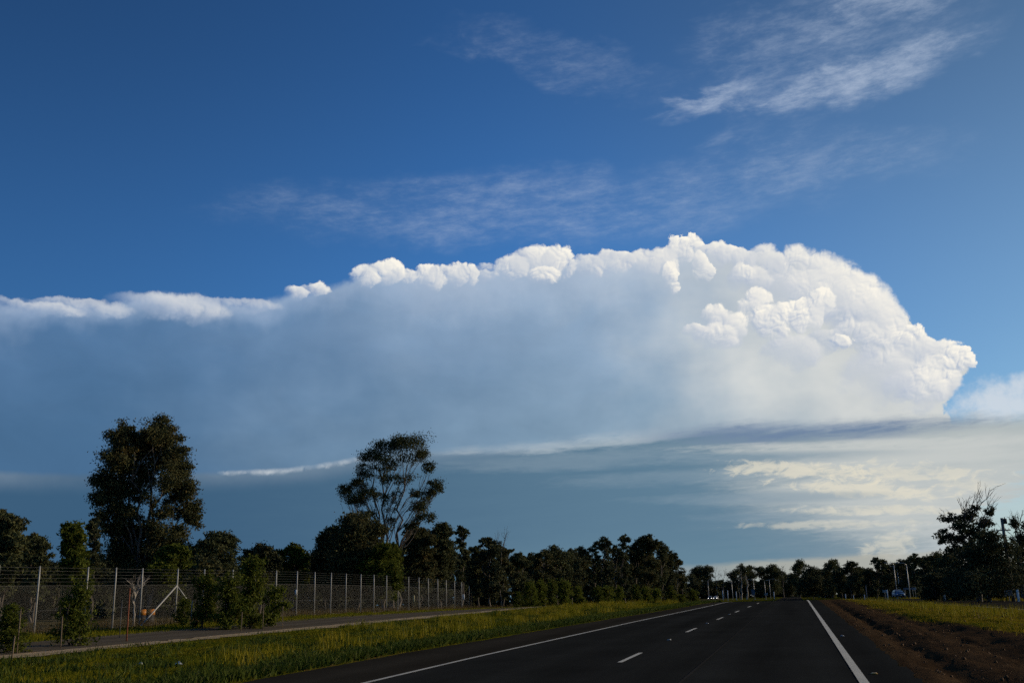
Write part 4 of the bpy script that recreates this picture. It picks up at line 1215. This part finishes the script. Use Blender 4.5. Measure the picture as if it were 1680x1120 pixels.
# soil clods on the dirt verge
n = MB(); 
for k in range(650):
    y = 11 + 60 * random.random() ** 1.7; x = random.uniform(1.95, 5.6); s_ = random.choice((.012, .015, .02, .03)) * random.uniform(.7, 1.5)
    z = float(ground_z(x, y) + ground_bump(np.array(x), np.array(y)))
    n.box((x, y, z + s_ * .3), (s_ * 2, s_ * 1.6, s_ * 1.3), random.uniform(0, 3), random.uniform(.4, .8))
M['clod'] = plain('soil_clods', (0.070, 0.032, 0.009), 0.95, 0, 0.4, 5.0)
o = n.build('soil_clods', M['clod']); o['kind'] = 'stuff'; o['label'] = 'loose earth clods on the bare verge'; o['category'] = 'soil'
# fallen leaves on the median
m_ = scatter(3000, 6.2, 12.8, 20, 75, 1.3); zz = ground_z(m_[:, 0], m_[:, 1]) + ground_bump(m_[:, 0], m_[:, 1]) + 0.05
v, f = leaves_np(np.column_stack([m_, zz]), 0.07, 0.5, rng, 0.0)
M['fallen'] = leaf_mat('fallen_leaves', (0.08, 0.045, 0.015), (0.15, 0.10, 0.035), (0.26, 0.21, 0.10), 0.1, 0.4)
o = link('fallen_leaves', mesh_np('fallen_leaves', v, f), M['fallen'], kind='stuff'); o['label'] = 'fallen pale and brown leaves on the median'; o['category'] = 'leaves'


# ------------------------------------------------------------------ poles, signs and cars
M['pole_wood'] = bark_mat('pole_timber', (0.07, 0.062, 0.055), (0.15, 0.135, 0.12))
M['sign_back'] = plain('sign_aluminium', (0.22, 0.235, 0.25), 0.6, 0.0, 0.1, 6.0)
M['sign_blue'] = plain('sign_blue', (0.07, 0.085, 0.12), 0.6, 0.0, 0.1, 6.0)
M['lamp_grey'] = plain('lamp_column', (0.46, 0.46, 0.44), 0.5, 0.3, 0.1, 2.0)
M['glass'] = plain('car_glass', (0.012, 0.016, 0.022), 0.1, 0, 0.1, 4.0, spec=0.6)
M['car_blue'] = plain('blue_car_paint', (0.04, 0.10, 0.22), 0.35, 0.0, 0.05, 3.0, spec=0.6)
M['car_white'] = plain('white_car_paint', (0.26, 0.27, 0.28), 0.3, 0, 0.05, 3.0, spec=0.6)
M['car_dark'] = plain('dark_car_paint', (0.03, 0.035, 0.045), 0.3, 0, 0.05, 3.0, spec=0.6)
M['headlight'] = plain('lit_headlight', (0.8, 0.8, 0.8), 0.2, 0, 0.02, 3.0, emit=((1.0, 0.97, 0.9), 5.0))
M['tail'] = plain('tail_lamp', (0.30, 0.02, 0.02), 0.3, 0, 0.1, 3.0)
M['plate'] = plain('number_plate', (0.6, 0.58, 0.4), 0.5, 0, 0.05, 3.0)


def lamp(px, rad, py_top, label, arm=1.6, side=1, group='street lamps at the junction'):
    x, y = spot(px, rad); z = gz(x, y); H = height_at(px, py_top, rad) - z
    o = empty('street_lamp', (x, y, z)); tag(o, label, 'street lamp', group)
    n = MB(); n.tube([(0, 0, -.3), (0, 0, H * .5), (0, 0, H - .5)], [.13, .10, .07], 8); n.build('pole', M['lamp_grey'], o, True)
    n = MB(); n.tube([(0, 0, H - .55), (side * arm * .3, 0, H - .12), (side * arm, 0, H)], [.065, .05, .045], 6); n.build('arm', M['lamp_grey'], o, True)
    n = MB(); n.box((side * (arm + .3), 0, H), (.75, .26, .12), 0, .8); n.build('lamp_head', M['lamp_grey'], o)
    n = MB(); n.box((0, 0, .05), (.4, .4, .1), 0, .9); n.build('base_plate', M['lamp_grey'], o)


for px, rad, top, lb, sd in ((1163, 470, 950, 'street lamp at the junction, leftmost beyond the car lights', 1), (1202, 440, 951, 'pale street lamp with long arm, second from left at the junction', -1), (1238, 450, 950, 'street lamp behind the blue sign at the junction', -1), (1256, 470, 951, 'street lamp right of the blue sign at the junction', 1), (1264, 500, 949, 'street lamp furthest right of the junction group', 1),
                              (1472, 300, 922, 'street lamp above the blue car, left of three at right', -1), (1477, 330, 928, 'street lamp above the blue car, middle of three at right', -1), (1493, 262, 922, 'tallest pale street lamp right of the blue car', -1)):
    lamp(px, rad, top, lb, 1.8, sd)

# power pole
x, y = spot(1661, 122, 970); z = gz(x, y); H = height_at(1649, 849, 122) - z
o = empty('power_pole', (x, y, z)); tag(o, 'weathered timber power pole in front of the right edge trees', 'power pole')
n = MB(); n.tube([(0, 0, -.5), (0, 0, H * .5), (0, 0, H)], [.21, .18, .15], 10); n.build('pole', M['pole_wood'], o, True)
n = MB(); n.box((.30, .1, H - .35), (.36, .34, .55), 0, .92); n.tube([(.30, .1, H - .08), (.30, .1, H + .1)], .05, 6); n.build('transformer', M['dark'], o)
n = MB(); n.box((0, .18, H - 1.3), (1.5, .1, .12)); n.build('crossarm', M['pole_wood'], o)
for dx in (-.6, -.2, .25, .6):
    n = MB(); n.tube([(dx, .18, H - 1.24), (dx, .18, H - 1.16), (dx, .18, H - 1.08)], [.03, .05, .03], 6); n.build('insulator', M['white'], o)


def post_thing(name, px, rad, top, w, mat, label, cat, group, cap=True, d=None):
    x, y = spot(px, rad); z = gz(x, y); H = height_at(px, top, rad) - z
    n = MB(); n.box((0, 0, H / 2 - .15), (w, d or w * .5, H + .3), 0, .94); n.box((0, 0, H + .015), (w * .9, (d or w * .5) * .9, .03), 0, .7); n.box((0, -(d or w * .5) * .5 - .004, H - .22), (w * .6, .006, .16))
    o = n.build(name, mat); o.location = (x, y, z); o.rotation_euler = (0, 0, -math.atan2(x, y))
    return tag(o, label, cat, group)


GP = 'guide posts near the junction'
post_thing('guide_post', 1549, 150, 959, .30, M['white'], 'broad white marker post right of the diamond sign', 'guide post', GP)
post_thing('guide_post', 1456, 230, 967, .26, M['white'], 'white guide post left of the blue car', 'guide post', GP)
post_thing('guide_post', 1387, 190, 974, .16, M['white'], 'white guide post nearest the road end at right', 'guide post', GP)
post_thing('guide_post', 1400, 200, 976, .14, M['white'], 'short white guide post second right of the road end', 'guide post', GP)
post_thing('guide_post', 1418, 200, 975, .16, M['white'], 'white guide post left of the slender grey pole', 'guide post', GP)
post_thing('slender_pole', 1422, 205, 960, .12, M['sign_back'], 'slender grey pole between the road end and the blue car', 'pole', None)
post_thing('guide_post', 1670, 118, 967, .26, M['white'], 'white marker post near the right picture edge', 'guide post', GP)
post_thing('guide_post', 1171, 150, 984, .10, M['white'], 'thin white guide post at the left pavement edge near the road end', 'guide post', GP)
for k, px in enumerate((1186, 1194, 1208, 1270)):
    post_thing('guide_post', px, 420, 968 if k < 2 else 970, .34, M['white'], 'small white post at the junction beyond the road end, %s from left' % ORD[k], 'guide post', GP)


def sign(px, rad, py_c, w, h, mat, label, shape='rect', posts=1, cat='road sign'):
    x, y = spot(px, rad); z = gz(x, y); zc = height_at(px, py_c, rad) - z
    o = empty('road_sign', (x, y, z), -math.atan2(x, y)); tag(o, label, cat, 'road signs near the junction')
    n = MB()
    if shape == 'diamond':
        pts = [(0, -h / 2), (w / 2, 0), (0, h / 2), (-w / 2, 0)]
    else:
        pts = [(-w / 2, -h / 2), (w / 2, -h / 2), (w / 2, h / 2), (-w / 2, h / 2)]
    f = [(a, -.02, zc + b) for a, b in pts]; bk = [(a, .0, zc + b) for a, b in pts]
    n.quad(*f); n.quad(*bk[::-1])
    for j in range(4): n.quad(f[j], bk[j], bk[(j + 1) % 4], f[(j + 1) % 4])
    n.build('sign_plate', mat, o)
    for j in range(posts):
        dx = 0 if posts == 1 else (j - .5) * w * .7
        n = MB(); n.tube([(dx, .045, -.3), (dx, .045, zc), (dx, .045, zc + h * .45)], .045, 6); n.build('post', M['lamp_grey'], o, True)
    n = MB(); n.box((0, .02, zc + h * .2), (w * .6, .04, .05)); n.box((0, .02, zc - h * .2), (w * .6, .04, .05)); n.build('bracket', M['lamp_grey'], o)


sign(1542.5, 152, 957, 1.0, 1.0, M['sign_back'], 'pale diamond sign plate on a post left of the broad white marker', 'diamond')
sign(1452, 235, 969, .8, .5, M['sign_back'], 'small grey sign just left of the blue car')
sign(1492, 275, 965, 2.6, .5, M['sign_blue'], 'wide low blue grey sign right of the blue car', posts=2)
sign(1502, 262, 965, .6, .6, M['sign_back'], 'small square sign at the right end of the wide blue grey sign')
sign(1236, 380, 971, 1.1, 2.0, M['sign_blue'], 'upright blue grey sign at the junction beyond the road end')
sign(1257, 400, 974, 1.2, .8, M['sign_back'], 'small sign beneath the lamps right of the upright blue sign')
sign(1655, 120, 972, .8, .6, M['sign_back'], 'dull grey sign board left of the white marker at the right edge')

# traffic signal mast over the junction
x, y = spot(1187, 440); z = gz(x, y); H = height_at(1187, 963, 440) - z
o = empty('signal_mast', (x, y, z)); tag(o, 'dark signal mast with long arm over the junction left of the lamps', 'traffic signal')
n = MB(); n.tube([(0, 0, -.3), (0, 0, H)], [.14, .1], 8); n.build('pole', M['dark'], o, True)
n = MB(); n.tube([(0, 0, H - .1), (-4.6, 0, H + .1)], [.09, .06], 6); n.build('arm', M['dark'], o, True)
for dx in (-4.3, 0.0):
    n = MB(); n.box((dx, -.2, H - .55 if dx else H - 2.0), (.36, .24, 1.0), 0, .95); n.build('signal_head', M['dark'], o)


def car(px, rad, label, paint, heading, lights=False, dz=0.0):
    x, y = spot(px, rad); z = gz(x, y) + dz
    o = empty('car', (x, y, z), heading); tag(o, label, 'car', 'cars at the junction')
    # lofted body: sections along the length (y), nose at -y
    def loft(secs, nm, mat):
        n = MB(); k = len(secs[0])
        for s_ in secs: n.v += s_
        for a in range(len(secs) - 1):
            for j in range(k): n.f.append((a * k + j, a * k + (j + 1) % k, (a + 1) * k + (j + 1) % k, (a + 1) * k + j))
        for base, rev in ((0, False), ((len(secs) - 1) * k, True)):
            for j in range(1, k - 2, 2):
                q = (base, base + j, base + j + 1, base + j + 2); n.f.append(q[::-1] if rev else q)
        return n.build(nm, mat, o, True)
    def ring(yy, w, z0, z1, c=.12):
        return [(-w + c, yy, z0), (w - c, yy, z0), (w, yy, z0 + c), (w, yy, z1 - c), (w - c, yy, z1), (-w + c, yy, z1), (-w, yy, z1 - c), (-w, yy, z0 + c)]
    loft([ring(-2.05, .72, .34, .66), ring(-1.9, .84, .26, .78), ring(-1.2, .88, .22, .90), ring(0, .89, .22, .95), ring(1.5, .88, .22, .97), ring(2.0, .82, .30, .95), ring(2.08, .74, .38, .86)], 'body', paint)
    cab = lambda yy, w, z1: [(-.80, yy, .93), (.80, yy, .93), (.79, yy, 1.02), (w, yy, z1 - .08), (w - .12, yy, z1), (-w + .12, yy, z1), (-w, yy, z1 - .08), (-.79, yy, 1.02)]
    loft([cab(-1.15, .76, 1.05), cab(-.45, .64, 1.42), cab(.3, .63, 1.48), cab(1.3, .62, 1.44), cab(1.85, .70, 1.08)], 'cabin', paint)
    n = MB(); n.quad((-.70, -1.12, 1.06), (.70, -1.12, 1.06), (.58, -.50, 1.40), (-.58, -.50, 1.40)); n.build('windscreen', M['glass'], o)
    n = MB(); n.quad((.66, 1.86, 1.08), (-.66, 1.86, 1.08), (-.56, 1.40, 1.40), (.56, 1.40, 1.40)); n.build('rear_window', M['glass'], o)
    for s_ in (-1, 1):
        n = MB(); n.quad((s_ * .805, -.85, 1.03), (s_ * .805, 1.5, 1.03), (s_ * .66, 1.2, 1.40), (s_ * .665, -.35, 1.38)); n.build('side_window', M['glass'], o)
        n = MB(); n.box((s_ * .60, -2.02, .62), (.26, .10, .14)); n.build('headlight', M['headlight'] if lights else M['white'], o)
        n = MB(); n.box((s_ * .66, 2.05, .78), (.20, .08, .18)); n.build('tail_lamp', M['tail'], o)
        n = MB(); n.box((s_ * .95, -.75, 1.02), (.16, .10, .12), 0, .8); n.build('mirror', paint, o)
        for yy in (-1.3, 1.3):
            n = MB(); n.tube([(s_ * .70, yy, .31), (s_ * .90, yy, .31)], .31, 14); w_ = n.build('tyre', M['dark'], o, True)
            n = MB(); n.tube([(s_ * .72, yy, .31), (s_ * .912, yy, .31)], .18, 10); n.build('rim', M['lamp_grey'], w_)
    n = MB(); n.box((0, -2.08, .45), (.40, .02, .11)); n.build('number_plate', M['plate'], o)


car(1474, 212, 'light blue hatchback on the far road beneath the lamps', M['car_blue'], 0.1, dz=0.35)
car(1164.5, 428, 'car with bright headlights on the cross road, left of two', M['car_dark'], 0.05, True, 0.28)
car(1174, 434, 'pale car with headlights on the cross road, right of two', M['car_white'], -0.05, True, 0.28)
